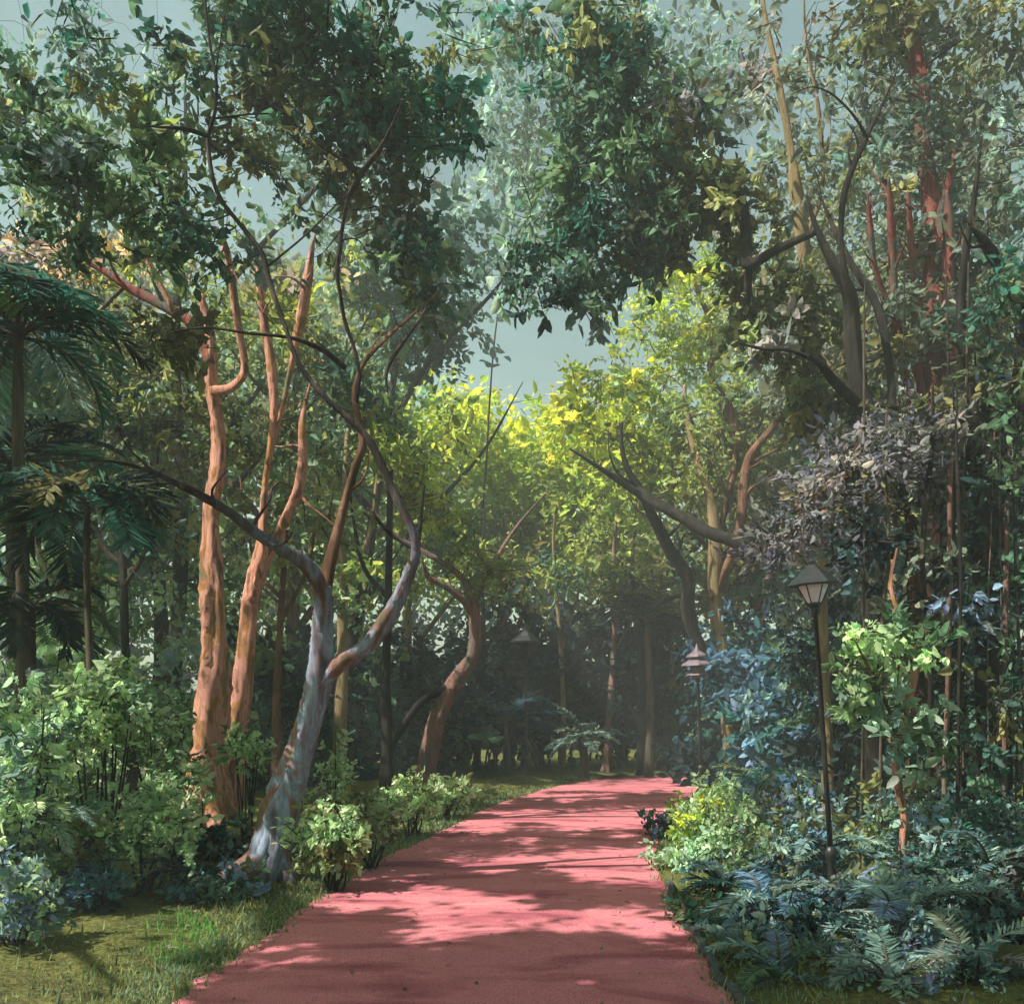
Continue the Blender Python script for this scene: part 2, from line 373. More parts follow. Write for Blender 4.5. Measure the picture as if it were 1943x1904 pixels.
ALLT = []
class Tree:
    def __init__(s, name, base, label, cat='tree', group=None):
        s.root = tag(empty(name, tuple(base)), label, cat, group); s.samples = []; s.L = Leaves()
    def trunk(s, path, mat, name='trunk', seg=14, lump=0.1, flare=0.0, k=9):
        path = [list(p) for p in path]
        mb = MB(); A = mb.tube(path, seg=seg, k=k, lump=lump)
        if flare:
            r0 = path[0][3]; p0 = np.array([A[0][0], A[0][1], 0.0])
            def at(z): k_ = int(np.argmin(abs(A[:, 2]-z))); return A[k_, :3]*1.0, A[k_, 3]
            for a in rng.uniform(0, 6.28)+np.linspace(0, 6.28, 6, endpoint=False)+rng.normal(size=6)*0.2:
                dv = np.array([math.cos(a), math.sin(a), 0]); l = r0*flare*rng.uniform(0.8, 1.3)
                (pa, ra), (pb, rb) = at(r0*2.6), at(r0*1.0)
                mb.tube([[*(pa+dv*ra*0.45), ra*0.35], [*(pb+dv*rb*0.75), rb*0.40],
                         [*(p0+np.array([0, 0, 0.05])+dv*(r0*.9+l*0.4)), r0*0.26], [*(p0+np.array([0, 0, -0.12])+dv*(r0+l)), r0*0.10]], seg=8, k=4, lump=0.1)
        o = mb.build(name, mat, s.root); s.samples += list(A[::2]); return A
    def limb(s, path, mat, name='limb', seg=9, lump=0.13):
        path = [list(p) for p in path]
        if name == 'limb' and path[-1][3] > 0.3*path[0][3]: path[-1][3] *= 0.4
        mb = MB(); A = mb.tube(path, seg=seg, k=7, lump=lump)
        if name == 'limb' and len(path) > 3:
            n = len(A); T = norm(np.gradient(A[:, :3], axis=0)); Ltot = np.linalg.norm(np.diff(A[:, :3], axis=0), axis=1).sum()
            for q in range(int(rng.integers(3, 6))):
                i = int(rng.uniform(.35, .95)*n); rr = A[i, 3]*rng.uniform(.35, .55); l = Ltot*rng.uniform(.10, .24)
                d = norm(T[i]*0.9+rng.normal(size=3)*0.7); p = A[i, :3]; pts = [[*p, rr]]
                for t_ in range(3):
                    p = p+d*l/3; d = norm(d+rng.normal(size=3)*0.35+np.array([0, 0, .12])); pts.append([*p, rr*(.7, .42, .15)[t_]])
                mb.tube(pts, seg=6, k=3, lump=.06); s.samples += [np.array(x) for x in pts[1:3]]
        mb.build(name, mat, s.root); s.samples += list(A[::2]); return A
    def twigs(s, n, mat, r=0.012, maxd=4.0):
        if not s.L.clumps or not s.samples: return
        S = np.array(s.samples); cl = np.array(s.L.clumps)
        cl = cl[rng.permutation(len(cl))[:n]]; mb = MB(); S0 = S
        for c in cl:
            dd = np.linalg.norm(S0[:, :3]-c, axis=1)+np.maximum(0, S0[:, 2]-c[2])*0.6
            i = int(np.argmin(dd))
            if dd[i] > maxd: continue
            a = S0[i, :3]; v = c-a; l = np.linalg.norm(v)
            if l < 0.1: continue
            rr = min(S0[i, 3]*0.6, r*(1+l*0.7))
            pts = [[*a, rr]]
            for t in (0.3, 0.6, 0.85):
                q = a+v*t+rng.normal(size=3)*0.09*l+np.array([0, 0, 0.12*l*math.sin(t*3.1)])
                pts.append([*q, rr*(1-0.75*t)])
            pts.append([*c, rr*0.18])
            mb.tube(pts, seg=5, k=3, lump=0.08)
            S0 = np.vstack([S0, np.array(pts[1:4])])
        if mb.n:
            V = np.vstack(mb.V); Fq = np.array([f for f in mb.F if len(f) == 4])
            c = {'bark_dark': (46, 42, 40), 'bark_brown': (104, 78, 62), 'bark_tan': (132, 116, 88)}.get(mat.name, (84, 70, 62))
            s.L.add(V, Fq, np.tile(lin(c), (len(V), 1)))
    def crown(s, name='crown'):
        if s.L.n: s.L.build(name, s.root)

def gz(x, y, ex=0): return 0.0
#==================================================================== SETTING
pathL = [gnd(*p) for p in [(215,1990),(330,1905),(430,1828),(560,1738),(640,1684),(735,1628),(850,1570),(950,1524),(1040,1496),(1130,1479)]]
pathL = [np.array([-2.8,-6,0]), np.array([-2.6,0,0]), np.array([-2.35,3.0,0])]+pathL+[gnd(1230,1473),gnd(1380,1470),gnd(1700,1470),np.array([24,28.4,0])]
pathR = [gnd(*p) for p in [(1470,1990),(1395,1905),(1340,1828),(1290,1750),(1262,1690),(1246,1630),(1250,1580),(1275,1538),(1320,1508),(1400,1494)]]
pathR = [np.array([1.0,-6,0]), np.array([1.1,0,0]), np.array([1.2,3.0,0])]+pathR+[gnd(1500,1489),gnd(1600,1487),gnd(1750,1487),np.array([24,24.9,0])]
cl = catmull([[*p[:2], 0, 0] for p in pathL], 10)[:, :2]; cr_ = catmull([[*p[:2], 0, 0] for p in pathR], 10)[:, :2]
def wob(c, amp):
    n = len(c); w = sum(np.sin(np.arange(n)*f+ph)*a for f, ph, a in ((0.9, 1, .5), (2.1, 2, .3), (0.37, .3, .6)))
    c = c.copy(); c[:, 0] += w*amp; return c
cl = wob(cl, 0.05); cr_ = wob(cr_, 0.035)
NX = 12; rows = []
for a, b in zip(cl, cr_):
    for j in range(NX+1):
        t = j/NX; p = a*(1-t)+b*t; rows.append([p[0], p[1], 0.012+0.02*math.sin(math.pi*t)])
Fq = np.array([[i*(NX+1)+j, i*(NX+1)+j+1, (i+1)*(NX+1)+j+1, (i+1)*(NX+1)+j] for i in range(len(cl)-1) for j in range(NX)])
o = mesh_obj('path', rows, Fq, M_PATH, smooth=True); tag(o, kind='structure')

def path_dist(x, y):
    pts = np.vstack([cl, cr_]); return np.sqrt(((pts[:, 0][None]-x[:, None])**2+(pts[:, 1][None]-y[:, None])**2).min(1))
def in_path(x, y):
    poly = np.vstack([cl, cr_[::-1]]); ins = np.zeros(len(x), bool); j = len(poly)-1
    for i in range(len(poly)):
        xi, yi = poly[i]; xj, yj = poly[j]
        c = ((yi > y) != (yj > y)) & (x < (xj-xi)*(y-yi)/(yj-yi+1e-12)+xi); ins ^= c; j = i
    return ins
g1 = np.concatenate([-np.geomspace(150, 34, 12), np.linspace(-32, 32, 150), np.geomspace(34, 150, 12)])
gy_ = g1+20
X, Y = np.meshgrid(g1, gy_); x = X.ravel(); y = Y.ravel()
pd = path_dist(x, y); pin = in_path(x, y)
hz = 0.07*(np.sin(x*0.9+1)*np.cos(y*0.7)+0.6*np.sin(x*2.1+y*1.7)+0.5*np.sin(x*0.37-y*0.5)) + 0.03*rng.normal(size=len(x))
hz = np.where(pin, 0, (hz+0.10)*np.clip((pd-0.5)/1.5, 0, 1)*np.clip(1.6-np.hypot(x,y-20)/60,0,1))
nn = len(g1)
Fq = np.array([[i*nn+j, i*nn+j+1, (i+1)*nn+j+1, (i+1)*nn+j] for i in range(nn-1) for j in range(nn-1)])
o = mesh_obj('ground', np.stack([x, y, hz], 1), Fq, M_GROUND, smooth=True); tag(o, kind='structure')

# dark edging along the right side of the path, partly swallowed by plants
sel = [p for p in cr_ if 1.5 < p[1] < 10.6]
kV = []; kF = []
for i, p in enumerate(sel):
    wv = 0.012*math.sin(i*2.3)
    for dx, dz in ((0.0, -0.05), (0.0, 0.045+wv*.4), (0.015, 0.06+wv*.4), (0.055, 0.06+wv*.4), (0.07, 0.045), (0.07, -0.05)):
        kV.append([p[0]+dx+wv, p[1], dz])
for i in range(len(sel)-1):
    for j in range(5): kF.append((i*6+j, i*6+j+1, (i+1)*6+j+1, (i+1)*6+j))
kF += [tuple(range(6)), tuple((len(sel)-1)*6+j for j in range(5, -1, -1))]
o = mesh_obj('kerb', kV, kF, M_KERB); tag(o, kind='structure')

#==================================================================== TREES
# 1 ---- grey leaning tree by the path, three stems
D1 = 10.8
t = Tree('leaning_tree', gnd(508, 1680), 'leaning grey and mauve barked tree beside the path, forking into three crossing stems')
b0 = P(490, 1690, D1)
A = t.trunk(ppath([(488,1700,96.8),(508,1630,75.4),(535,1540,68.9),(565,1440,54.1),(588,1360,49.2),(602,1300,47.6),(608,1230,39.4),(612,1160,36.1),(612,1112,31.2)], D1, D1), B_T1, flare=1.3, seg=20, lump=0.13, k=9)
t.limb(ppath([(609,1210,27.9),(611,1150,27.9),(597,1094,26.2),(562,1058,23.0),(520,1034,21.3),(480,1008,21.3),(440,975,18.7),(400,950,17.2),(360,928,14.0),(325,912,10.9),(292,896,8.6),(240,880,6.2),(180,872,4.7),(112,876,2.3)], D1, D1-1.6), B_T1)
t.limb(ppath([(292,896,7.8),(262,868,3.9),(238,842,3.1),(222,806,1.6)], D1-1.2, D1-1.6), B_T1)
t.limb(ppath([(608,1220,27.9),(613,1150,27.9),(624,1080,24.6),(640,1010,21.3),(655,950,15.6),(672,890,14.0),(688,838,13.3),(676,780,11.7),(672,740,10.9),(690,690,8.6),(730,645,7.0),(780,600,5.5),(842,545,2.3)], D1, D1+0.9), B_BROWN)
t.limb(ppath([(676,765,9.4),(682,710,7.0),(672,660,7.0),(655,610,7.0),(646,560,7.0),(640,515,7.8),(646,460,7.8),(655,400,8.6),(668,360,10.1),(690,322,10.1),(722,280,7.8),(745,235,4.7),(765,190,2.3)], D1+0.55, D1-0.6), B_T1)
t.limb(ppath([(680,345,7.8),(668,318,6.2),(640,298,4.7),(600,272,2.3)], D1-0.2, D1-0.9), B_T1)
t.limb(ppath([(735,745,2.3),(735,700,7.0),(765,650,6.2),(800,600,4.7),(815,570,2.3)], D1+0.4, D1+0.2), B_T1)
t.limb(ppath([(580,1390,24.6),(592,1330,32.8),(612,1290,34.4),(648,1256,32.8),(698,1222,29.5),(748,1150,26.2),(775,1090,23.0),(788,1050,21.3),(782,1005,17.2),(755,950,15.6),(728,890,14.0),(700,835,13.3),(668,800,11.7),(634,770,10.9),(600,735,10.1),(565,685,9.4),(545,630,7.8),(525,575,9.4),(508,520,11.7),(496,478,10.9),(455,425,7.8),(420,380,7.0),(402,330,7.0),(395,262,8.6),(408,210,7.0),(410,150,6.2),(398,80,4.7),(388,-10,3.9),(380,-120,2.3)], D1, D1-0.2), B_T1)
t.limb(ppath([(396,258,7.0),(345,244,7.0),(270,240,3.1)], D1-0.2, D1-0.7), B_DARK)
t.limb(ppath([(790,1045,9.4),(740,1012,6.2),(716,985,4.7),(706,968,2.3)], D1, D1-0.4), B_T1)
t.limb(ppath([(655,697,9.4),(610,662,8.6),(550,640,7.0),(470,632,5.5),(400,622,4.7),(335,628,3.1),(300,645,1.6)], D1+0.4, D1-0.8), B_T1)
for (u, v, ru, rv, rd, n, pal) in [
    (190,110,150,85,1.4,26,'DG:3,TG:3,GG:1'),(70,230,70,120,1.2,14,'TG:2,GB:2,GG:2'),(330,70,120,70,1.3,24,'DG:3,MG:1,OL:1'),
    (330,215,130,100,1.4,32,'OL:4,MG:2,YO:1'),(560,80,150,90,1.5,44,'DG:5,MG:1,TG:2'),(470,200,110,110,1.4,30,'DO:2,OL:2,DG:1'),
    (700,130,140,110,1.5,44,'DG:5,DO:1'),(620,260,130,100,1.4,34,'DG:3,DO:2,TG:1'),(800,250,95,95,1.3,26,'DG:4,MG:1,TG:2'),(860,140,60,80,1.0,6,'OL:2,DG:1'),
    (130,350,140,90,1.4,30,'MG:3,DG:1,TG:2'),(300,350,130,100,1.4,34,'DG:2,MG:2,OL:1'),(500,360,90,100,1.3,24,'TG:3,DG:2'),(580,400,90,90,1.3,26,'DG:3,DO:2,TG:1'),
    (80,420,90,60,1.2,14,'DG:2,TG:2'),(350,470,110,50,1.2,16,'DG:2,MG:2'),(760,400,60,70,1.0,10,'GG:2,PK:1,OL:1'),(770,500,80,90,1.1,18,'DG:3,MG:1'),
    (620,480,60,70,1.1,10,'OL:2,YO:2'),(760,610,60,50,.9,9,'DG:2,DO:1'),(470,20,140,40,1.4,18,'DG:2,TG:1'),(20,120,40,50,1,4,'TG:1,MG:1'),
    (330,640,70,35,.8,10,'OL:2,DO:2')]:
    t.L.pblob(u, v, ru*.92, rv*.92, D1+1.1, rd*.6, int(n*.70), pal, per=64, cr=0.34, leaf=0.145)
for (u, v, ru, rv, rd, n, pal) in [(300,-160,380,120,1.8,36,'DG:3,MG:1'),(700,-130,280,110,1.6,26,'DG:3')]:
    t.L.pblob(u, v, ru, rv, D1, rd, n, pal, per=34, cr=0.45, leaf=0.17)
t.twigs(125, B_DARK, 0.010); t.crown()

# 2 ---- orange barked trees
D2 = 15.0
t = Tree('orange_bark_tree', gnd(405, 1344+H*F/D2), 'tall tree with a thick peeling salmon and orange trunk, left of the leaning grey tree')
t.trunk(ppath([(392,1590,104),(392,1520,84),(396,1440,70),(400,1340,58),(406,1240,50),(404,1140,42),(402,1050,36),(402,960,30),(414,880,26),(412,800,24),(400,730,24),(398,640,18),(380,560,14)], D2, D2+0.3), B_ORANGE, flare=1.2, seg=18, lump=0.15, k=8)
t.limb(ppath([(402,745,22),(440,735,15),(465,700,15),(452,620,15),(440,540,14),(428,470,12),(412,430,8)], D2+0.2, D2-0.6), B_ORANGE)
t.limb(ppath([(400,690,18),(370,620,18),(330,590,20),(250,548,16),(170,498,13),(90,466,12),(-10,448,9)], D2+0.2, D2+1.6), B_BRICK)
t.limb(ppath([(330,590,10),(280,490,11),(262,420,9),(250,380,4)], D2+0.5, D2+0.2), B_ORANGE)
for (u, v, ru, rv, rd, n, pal) in [(150,545,170,60,1.3,46,'PE:4,MV:2,YL:.4'),(60,600,90,50,1.1,18,'MV:1,PE:2'),(330,540,120,90,1.4,22,'OL:2,YO:1,PK:1'),
      (300,700,130,80,1.4,30,'OL:3,YO:1,DO:1'),(450,610,110,80,1.3,20,'OL:2,MG:1,YO:1'),(470,800,120,90,1.4,28,'OL:2,MG:2,DO:1'),(300,850,110,90,1.3,24,'OL:2,GG:2')]:
    t.L.pblob(u, v, ru, rv, D2+2.2, rd, n, pal, per=40, cr=0.5, leaf=0.17)
t.twigs(45, B_BROWN, 0.012); t.crown()

t = Tree('orange_bark_tree', gnd(455, 1344+H*F/15.6), 'slimmer orange barked tree close behind the thick salmon trunk, branching in a V')
t.trunk(ppath([(425,1570,60),(432,1510,52),(446,1420,46),(458,1330,38),(466,1240,34),(474,1160,34),(484,1100,30),(498,1040,24),(500,960,15),(508,880,11),(530,800,8)], 15.6, 15.9), B_ORANGE, flare=1.0, seg=14)
t.limb(ppath([(478,1140,20),(505,1060,18),(538,990,18),(566,930,22),(576,870,18),(574,800,12),(590,720,8)], 15.65, 15.0), B_ORANGE)
t.limb(ppath([(508,880,10),(520,780,14),(514,690,20),(500,610,16),(492,540,12),(486,480,6)], 15.8, 16.0), B_ORANGE)
t.limb(ppath([(530,800,9),(556,680,12),(572,600,22),(582,540,20),(592,470,8),(600,440,4)], 15.8, 15.3), B_ORANGE)
for (u, v, ru, rv, rd, n, pal) in [(560,560,110,70,1.2,18,'YO:2,YL:1,OL:1,PK:1'),(600,700,90,80,1.2,18,'MG:2,OL:2,TG:1'),(560,880,100,110,1.3,24,'OL:2,MG:2'),(620,980,60,70,1,12,'OL:1,MG:2')]:
    t.L.pblob(u, v, ru, rv, 18.0, rd, n, pal, per=40, cr=0.5, leaf=0.17)
t.twigs(25, B_BROWN, 0.012); t.crown()

# 3 ---- crooked tree in the middle left
D3 = 20.0
t = Tree('crooked_tree', gnd(800, 1344+H*F/D3), 'small crooked tree with pinkish brown trunk bending beside the left verge')
t.trunk(ppath([(798,1530,44),(806,1470,38),(822,1400,36),(836,1350,32),(862,1296,30),(896,1246,26),(902,1190,22),(896,1140,20),(878,1098,14),(840,1068,11),(795,1042,9),(752,1015,7),(715,975,4)], D3, D3-0.4), B_PINK, flare=0.8, seg=14)
t.limb(ppath([(900,1170,12),(880,1140,14),(845,1112,13),(812,1094,10),(800,1060,6)], D3-0.2, D3-0.9), B_PINK)
t.limb(ppath([(860,1298,18),(800,1330,14),(756,1395,12),(742,1440,9)], D3-.1, D3-0.7), B_DARK)
t.limb(ppath([(900,1150,9),(930,1080,8),(980,1000,7),(1040,930,4)], D3-0.2, D3+0.8), B_PINK)
for (u, v, ru, rv, rd, n, pal) in [(840,1020,110,70,1.2,20,'MG:2,YO:2,LG:1'),(720,1090,90,70,1.2,20,'MG:2,LG:1,YO:1'),(930,1060,90,60,1.2,16,'YO:3,OL:1'),(690,1180,70,50,1,12,'MG:2,DG:1')]:
    t.L.pblob(u, v, ru, rv, D3, rd, n, pal, per=36, cr=0.5, leaf=0.18)
t.twigs(25, B_DARK, 0.013); t.crown()

# slim background stems on the left
for (ub, ut, vt, w, d, mat, lab, blobs) in [
    (730,742,880,22,17.5,B_DARK,'slim dark stemmed tree standing between the leaning tree and the crooked tree',[(740,900,90,90,'MG:2,YO:2,OL:1'),(700,760,80,80,'MG:2,DG:2'),(790,820,70,70,'YO:2,YG:1')]),
    (520,548,900,18,18.5,B_BROWN,'thin brown stemmed tree just behind the left of the leaning tree',[(540,1010,90,80,'OL:2,MG:2,LG:1'),(480,920,90,80,'OL:3,DG:1')]),
    (245,225,760,20,17,B_DARK,'thin dark tree behind the pale green shrubs at the left',[(210,800,120,100,'OL:2,DG:2'),(230,960,110,90,'MG:2,DG:2,TG:1'),(300,1060,100,90,'DG:2,OL:1,TG:1')]),
    (140,120,900,24,19,B_TAN,'pale stemmed tree at far left behind the dark palms',[(110,960,120,100,'MG:1,TG:1,DG:1'),(150,1120,110,100,'TG:2,MG:2,DG:1'),(120,760,120,100,'DG:2,OL:2')]),
    (640,660,820,26,23,B_TAN,'greenish pale trunk seen behind the fork of the leaning tree',[(650,900,80,100,'YO:2,MG:2'),(660,1080,90,90,'LG:1,MG:2,YG:1'),(640,760,90,90,'DG:1,MG:2')]),
    ]:
    t = Tree('slender_tree', gnd(ub, 1344+H*F/d), lab)
    vb = 1344+H*F/d
    um = (ub+ut)/2
    t.trunk(ppath([(ub,vb+10,w*1.3),(ub+5,vb-120,w),(um+random.uniform(-12,12),(vb+vt)/2+80,w*.8),(um,(vb+vt)/2-60,w*.7),(ut,vt,w*.4),(ut+10,vt-80,w*.15)], d, d), mat, flare=0.5, seg=10)
    t.limb(ppath([(um,(vb+vt)/2-40,w*.5),(um+50,(vb+vt)/2-140,w*.4),(um+70,vt+40,w*.15)], d, d-.5), mat)
    t.limb(ppath([(um,(vb+vt)/2-80,w*.5),(um-50,(vb+vt)/2-150,w*.35),(um-80,vt,w*.12)], d, d+.5), mat)
    for (u, v, ru, rv, pal) in blobs: t.L.pblob(u, v, ru, rv, d+0.3, 1.3, 24, pal, per=36, cr=0.55, leaf=0.19)
    t.twigs(22, mat, 0.012); t.crown()

for (ub, ut, vt, w, d, mat, lab, blobs) in [
    (905,915,1020,12,28,B_DARK,'slim dark stem at the far left end of the path beside the dark far lamp',[(910,1090,70,50,'MG:1,YO:2,DG:1')]),
    (1065,1050,1000,11,29,B_TAN,'thin pale stem in the dark thicket left of the silvery cycad',[(1060,1090,70,50,'YO:2,DG:2')]),
    (1150,1165,1010,13,28.5,B_PINK,'greyish pink stem in the dark thicket right of the silvery cycad',[(1160,1080,70,50,'YO:2,OL:1')]),
    (1215,1200,1050,16,28,B_DARK,'black stem in the dark thicket left of the second lamp post',[(1200,1110,70,50,'DO:2,YO:1')]),
    (1260,1275,1060,11,29,B_TAN,'thin tan stem just left of the second lamp post',[(1270,1120,60,50,'OL:2,YO:1')]),
    (960,950,1030,14,30,B_BROWN,'brownish stem between the dark far lamp and the crooked tree',[(950,1090,70,50,'YO:2,MG:1')])]:
    t = Tree('slender_tree', gnd(ub, 1344+H*F/d), lab); vb = 1344+H*F/d
    t.trunk(ppath([(ub,vb+8,w*1.3),(ub+4,vb-90,w),((ub+ut)/2+7,(vb+vt)/2,w*.8),(ut,vt+40,w*.55),(ut+6,vt-50,w*.2)], d, d), mat, flare=.4, seg=8)
    t.limb(ppath([((ub+ut)/2+7,(vb+vt)/2,w*.5),(ut+40,(vb+vt)/2-80,w*.4),(ut+60,vt+60,w*.15)], d, d+.4), mat)
    for (u, v, ru, rv, pal) in blobs: t.L.pblob(u, v, ru, rv, d, 1.0, 16, pal, per=36, cr=0.6, leaf=0.24)
    t.twigs(10, mat, .013); t.crown()

# ---- dark drooping palms at the left edge
def frond(L, base, az, el, length, droop, ll, colr, nl=26, wid=0.035, stem=None, planar=0.35):
    """pinnate leaf: arching rachis with two rows of leaflets"""
    ts = np.linspace(0, 1, nl); dirh = np.array([math.cos(az), math.sin(az), 0])
    pts = []; p = np.array(base, float); e = el
    for i in range(nl):
        pts.append(p.copy()); p = p+(dirh*math.cos(e)+np.array([0, 0, math.sin(e)]))*length/nl; e -= droop/nl
    pts = np.array(pts); T = norm(np.gradient(pts, axis=0)); side = norm(np.cross(T, np.array([0, 0, 1.0])))
    up = np.cross(side, T)
    k = ts > 0.12
    prof = np.sin(np.clip(ts, 0.02, 1)**0.8*math.pi*0.93)**0.6
    for sgn in (-1, 1):
        n = k.sum(); D = side[k]*sgn*1.0+T[k]*0.75+up[k]*planar-np.array([0, 0, .35])+rng.normal(size=(n, 3))*0.10
        ln = ll*prof[k]*rng.uniform(0.85, 1.1, n)
        c = colr[None]*rng.uniform(0.75, 1.3, (n, 1))
        V, Fq, C = leaf_mesh(pts[k], D, ln, np.full(n, wid)*rng.uniform(.8, 1.2, n), np.clip(c, 0, 1), nrm=up[k]); L.add(V, Fq, C)
    if stem is not None:
        stem.tube([[*pts[i], 0.014*(1-0.85*i/(nl-1))*max(1, length)] for i in range(0, nl, 5)]+[[*pts[-1], 0.002]], seg=5, k=2, lump=0.0)
def rosette(name, base, label, cat, n, length, ll, pals, el=(0.3, 1.2), droop=(1.0, 1.9), wid=0.035, trunk=None, group=None, nl=26, az0=None, mat=None):
    gp = np.array([base[0], base[1], 0.0])
    root = tag(empty(name, tuple(gp)), label, cat, group)
    st = MB(); L = Leaves(); cs = pick(pals, n)
    if trunk:
        mb = MB(); mb.tube([[gp[0], gp[1], -0.1, trunk*1.3], [gp[0]+.05, gp[1], base[2]*0.4, trunk], [base[0], base[1], base[2]*0.8, trunk*.9], [*base, trunk*.8]], seg=12, k=8, lump=0.08)
        mb.build('trunk', B_VINE, root)
    for i in range(n):
        a = (i/n)*6.283*1.618*3+rng.normal()*0.2
        frond(L, base, a, rng.uniform(*el), length*rng.uniform(.75, 1.15), rng.uniform(*droop), ll*rng.uniform(.85, 1.15), cs[i]*rng.uniform(.8, 1.2), stem=st, wid=wid, nl=nl)
    st.build('frond_stems', mat or B_VINE, root)
    L.build('fronds', root)
    return root
rosette('palm_tree', P(35, 640, 11.5), 'dark palm with drooping fronds high at the far left edge', 'palm tree', 22, 1.55, 0.50, 'DT:3,DG:2,GB:1', trunk=0.07, wid=0.05, el=(0.1, 1.2), droop=(1.3, 2.4))
rosette('palm_tree', P(165, 955, 10.6), 'dark palm of middle height, its fronds hanging before the dull green wood at left', 'palm tree', 20, 1.15, 0.40, 'DT:3,DG:1,DO:1', trunk=0.04, wid=0.045, el=(0.0, 1.1), droop=(1.2, 2.4))
rosette('palm_tree', P(60, 1150, 12.0), 'short dark palm below the other two at the left edge', 'palm tree', 16, 1.1, 0.36, 'DT:2,DG:1,GG:1', trunk=0.05, wid=0.045, el=(0.0, 1.1), droop=(1.0, 2.2))
rosette('palm_tree', P(20, 880, 12.6), 'dark palm behind the drooping middle palm, cut by the left edge', 'palm tree', 20, 1.45, 0.45, 'DT:3,DG:2,GB:1', trunk=0.06, wid=0.05, el=(0.0, 1.1), droop=(1.2, 2.3))

# 5 ---- vase shaped tree right of the middle
D5 = 23.0
t = Tree('spreading_tree', gnd(1392, 1344+H*F/D5), 'spreading tree with many thin brown stems fanning out, behind the second lamp post')
t.trunk(ppath([(1392,1500,36),(1388,1420,32),(1378,1300,28),(1362,1180,26),(1356,1100,26),(1356,1010,24),(1346,940,17),(1322,870,13),(1306,800,10),(1298,730,5)], D5, D5), B_TAN, flare=0.7)
t.limb(ppath([(1380,1330,20),(1335,1240,22),(1306,1170,26),(1302,1095,26),(1268,1040,22),(1240,985,20),(1218,935,16),(1192,890,11),(1180,845,8),(1180,800,4)], D5, D5-1.0), B_DARK)
t.limb(ppath([(1210,925,12),(1240,952,18),(1300,985,22),(1345,1010,24),(1400,1030,26),(1440,1058,22),(1468,1102,10)], D5-0.7, D5-2.2), B_DARK)
t.limb(ppath([(1226,948,18),(1190,922,13),(1150,895,9),(1080,850,4)], D5-0.7, D5-1.4), B_DARK)
t.limb(ppath([(1352,1140,20),(1386,1060,18),(1406,990,20),(1412,920,19),(1424,865,16),(1455,825,13),(1490,785,9),(1522,760,4)], D5, D5-0.8), B_BROWN)
t.limb(ppath([(1358,1050,14),(1376,960,12),(1396,870,14),(1386,780,15),(1352,720,13),(1352,650,12),(1340,590,10),(1308,520,8),(1284,450,4)], D5, D5+0.8), B_BROWN)
t.limb(ppath([(1366,1060,12),(1430,1000,8),(1480,950,6),(1500,905,3)], D5, D5+.8), B_DARK)
for (u, v, ru, rv, rd, n, pal) in [(1300,560,110,110,1.3,34,'YG:3,YO:2,YL:1'),(1270,690,120,80,1.3,28,'YO:2,YG:2,LG:1'),(1160,760,90,70,1.2,26,'YL:2,YG:2'),
      (1360,700,90,100,1.3,20,'YO:2,YG:1,LG:1'),(1300,830,140,80,1.4,28,'YO:3,OL:2'),(1400,900,90,90,1.3,18,'OL:2,YO:1,GG:1'),(1250,910,90,70,1.2,18,'OL:2,YO:2'),(1450,760,70,90,1.1,14,'OL:2,GG:1')]:
    t.L.pblob(u, v, ru, rv, D5+0.6, rd, n, pal, per=36, cr=0.5, leaf=0.18)
t.twigs(45, B_BROWN, 0.014); t.crown()

# dark curved bough tree
D6 = 13.0
t = Tree('dark_bough_tree', gnd(1660, 1344+H*F/D6), 'dark trunked tree with black forking boughs, right of the near lamp post')
t.trunk(ppath([(1668,1620,51.5),(1662,1500,40.6),(1655,1350,35.9),(1652,1200,34.3),(1655,1050,34.3),(1662,930,34.3),(1660,830,35.9),(1632,740,34.3),(1618,650,31.2),(1612,560,26.5),(1580,500,20.3),(1548,430,10.9),(1530,370,4.7)], D6, D6), B_DARK, flare=1.0, seg=16)
t.limb(ppath([(1655,800,26.5),(1625,765,21.8),(1582,722,17.2),(1560,695,14.0),(1535,672,9.4)], D6, D6-0.9), B_DARK)
t.limb(ppath([(1560,690,7.8),(1500,665,7.0),(1450,662,7.0),(1396,650,3.9)], D6-0.7, D6-1.2), B_DARK)
t.limb(ppath([(1690,790,17.2),(1692,730,15.6),(1680,640,15.6),(1660,570,15.6),(1615,500,14.0),(1585,440,9.4),(1560,380,3.9)], D6, D6+0.9), B_DARK)
t.limb(ppath([(1655,860,23.4),(1692,810,18.7),(1694,770,15.6)], D6, D6), B_DARK)
t.limb(ppath([(1612,580,15.6),(1596,470,9.4),(1600,380,13.3),(1618,320,11.7),(1645,260,8.6),(1685,175,4.7),(1710,110,2.3)], D6, D6-0.8), B_DARK)
t.limb(ppath([(1645,262,6.2),(1620,220,4.7),(1580,180,3.9),(1540,165,2.3),(1500,180,1.6)], D6-0.6, D6-1), B_DARK)
t.limb(ppath([(1548,440,10.9),(1480,470,15.6),(1420,500,23.4),(1416,440,21.1),(1408,385,18.7),(1385,330,14.8),(1365,290,6.2)], D6, D6+1.2), B_DARK)
t.limb(ppath([(1420,480,14.0),(1418,560,15.6),(1412,620,6.2)], D6+.6, D6+.9), B_DARK)
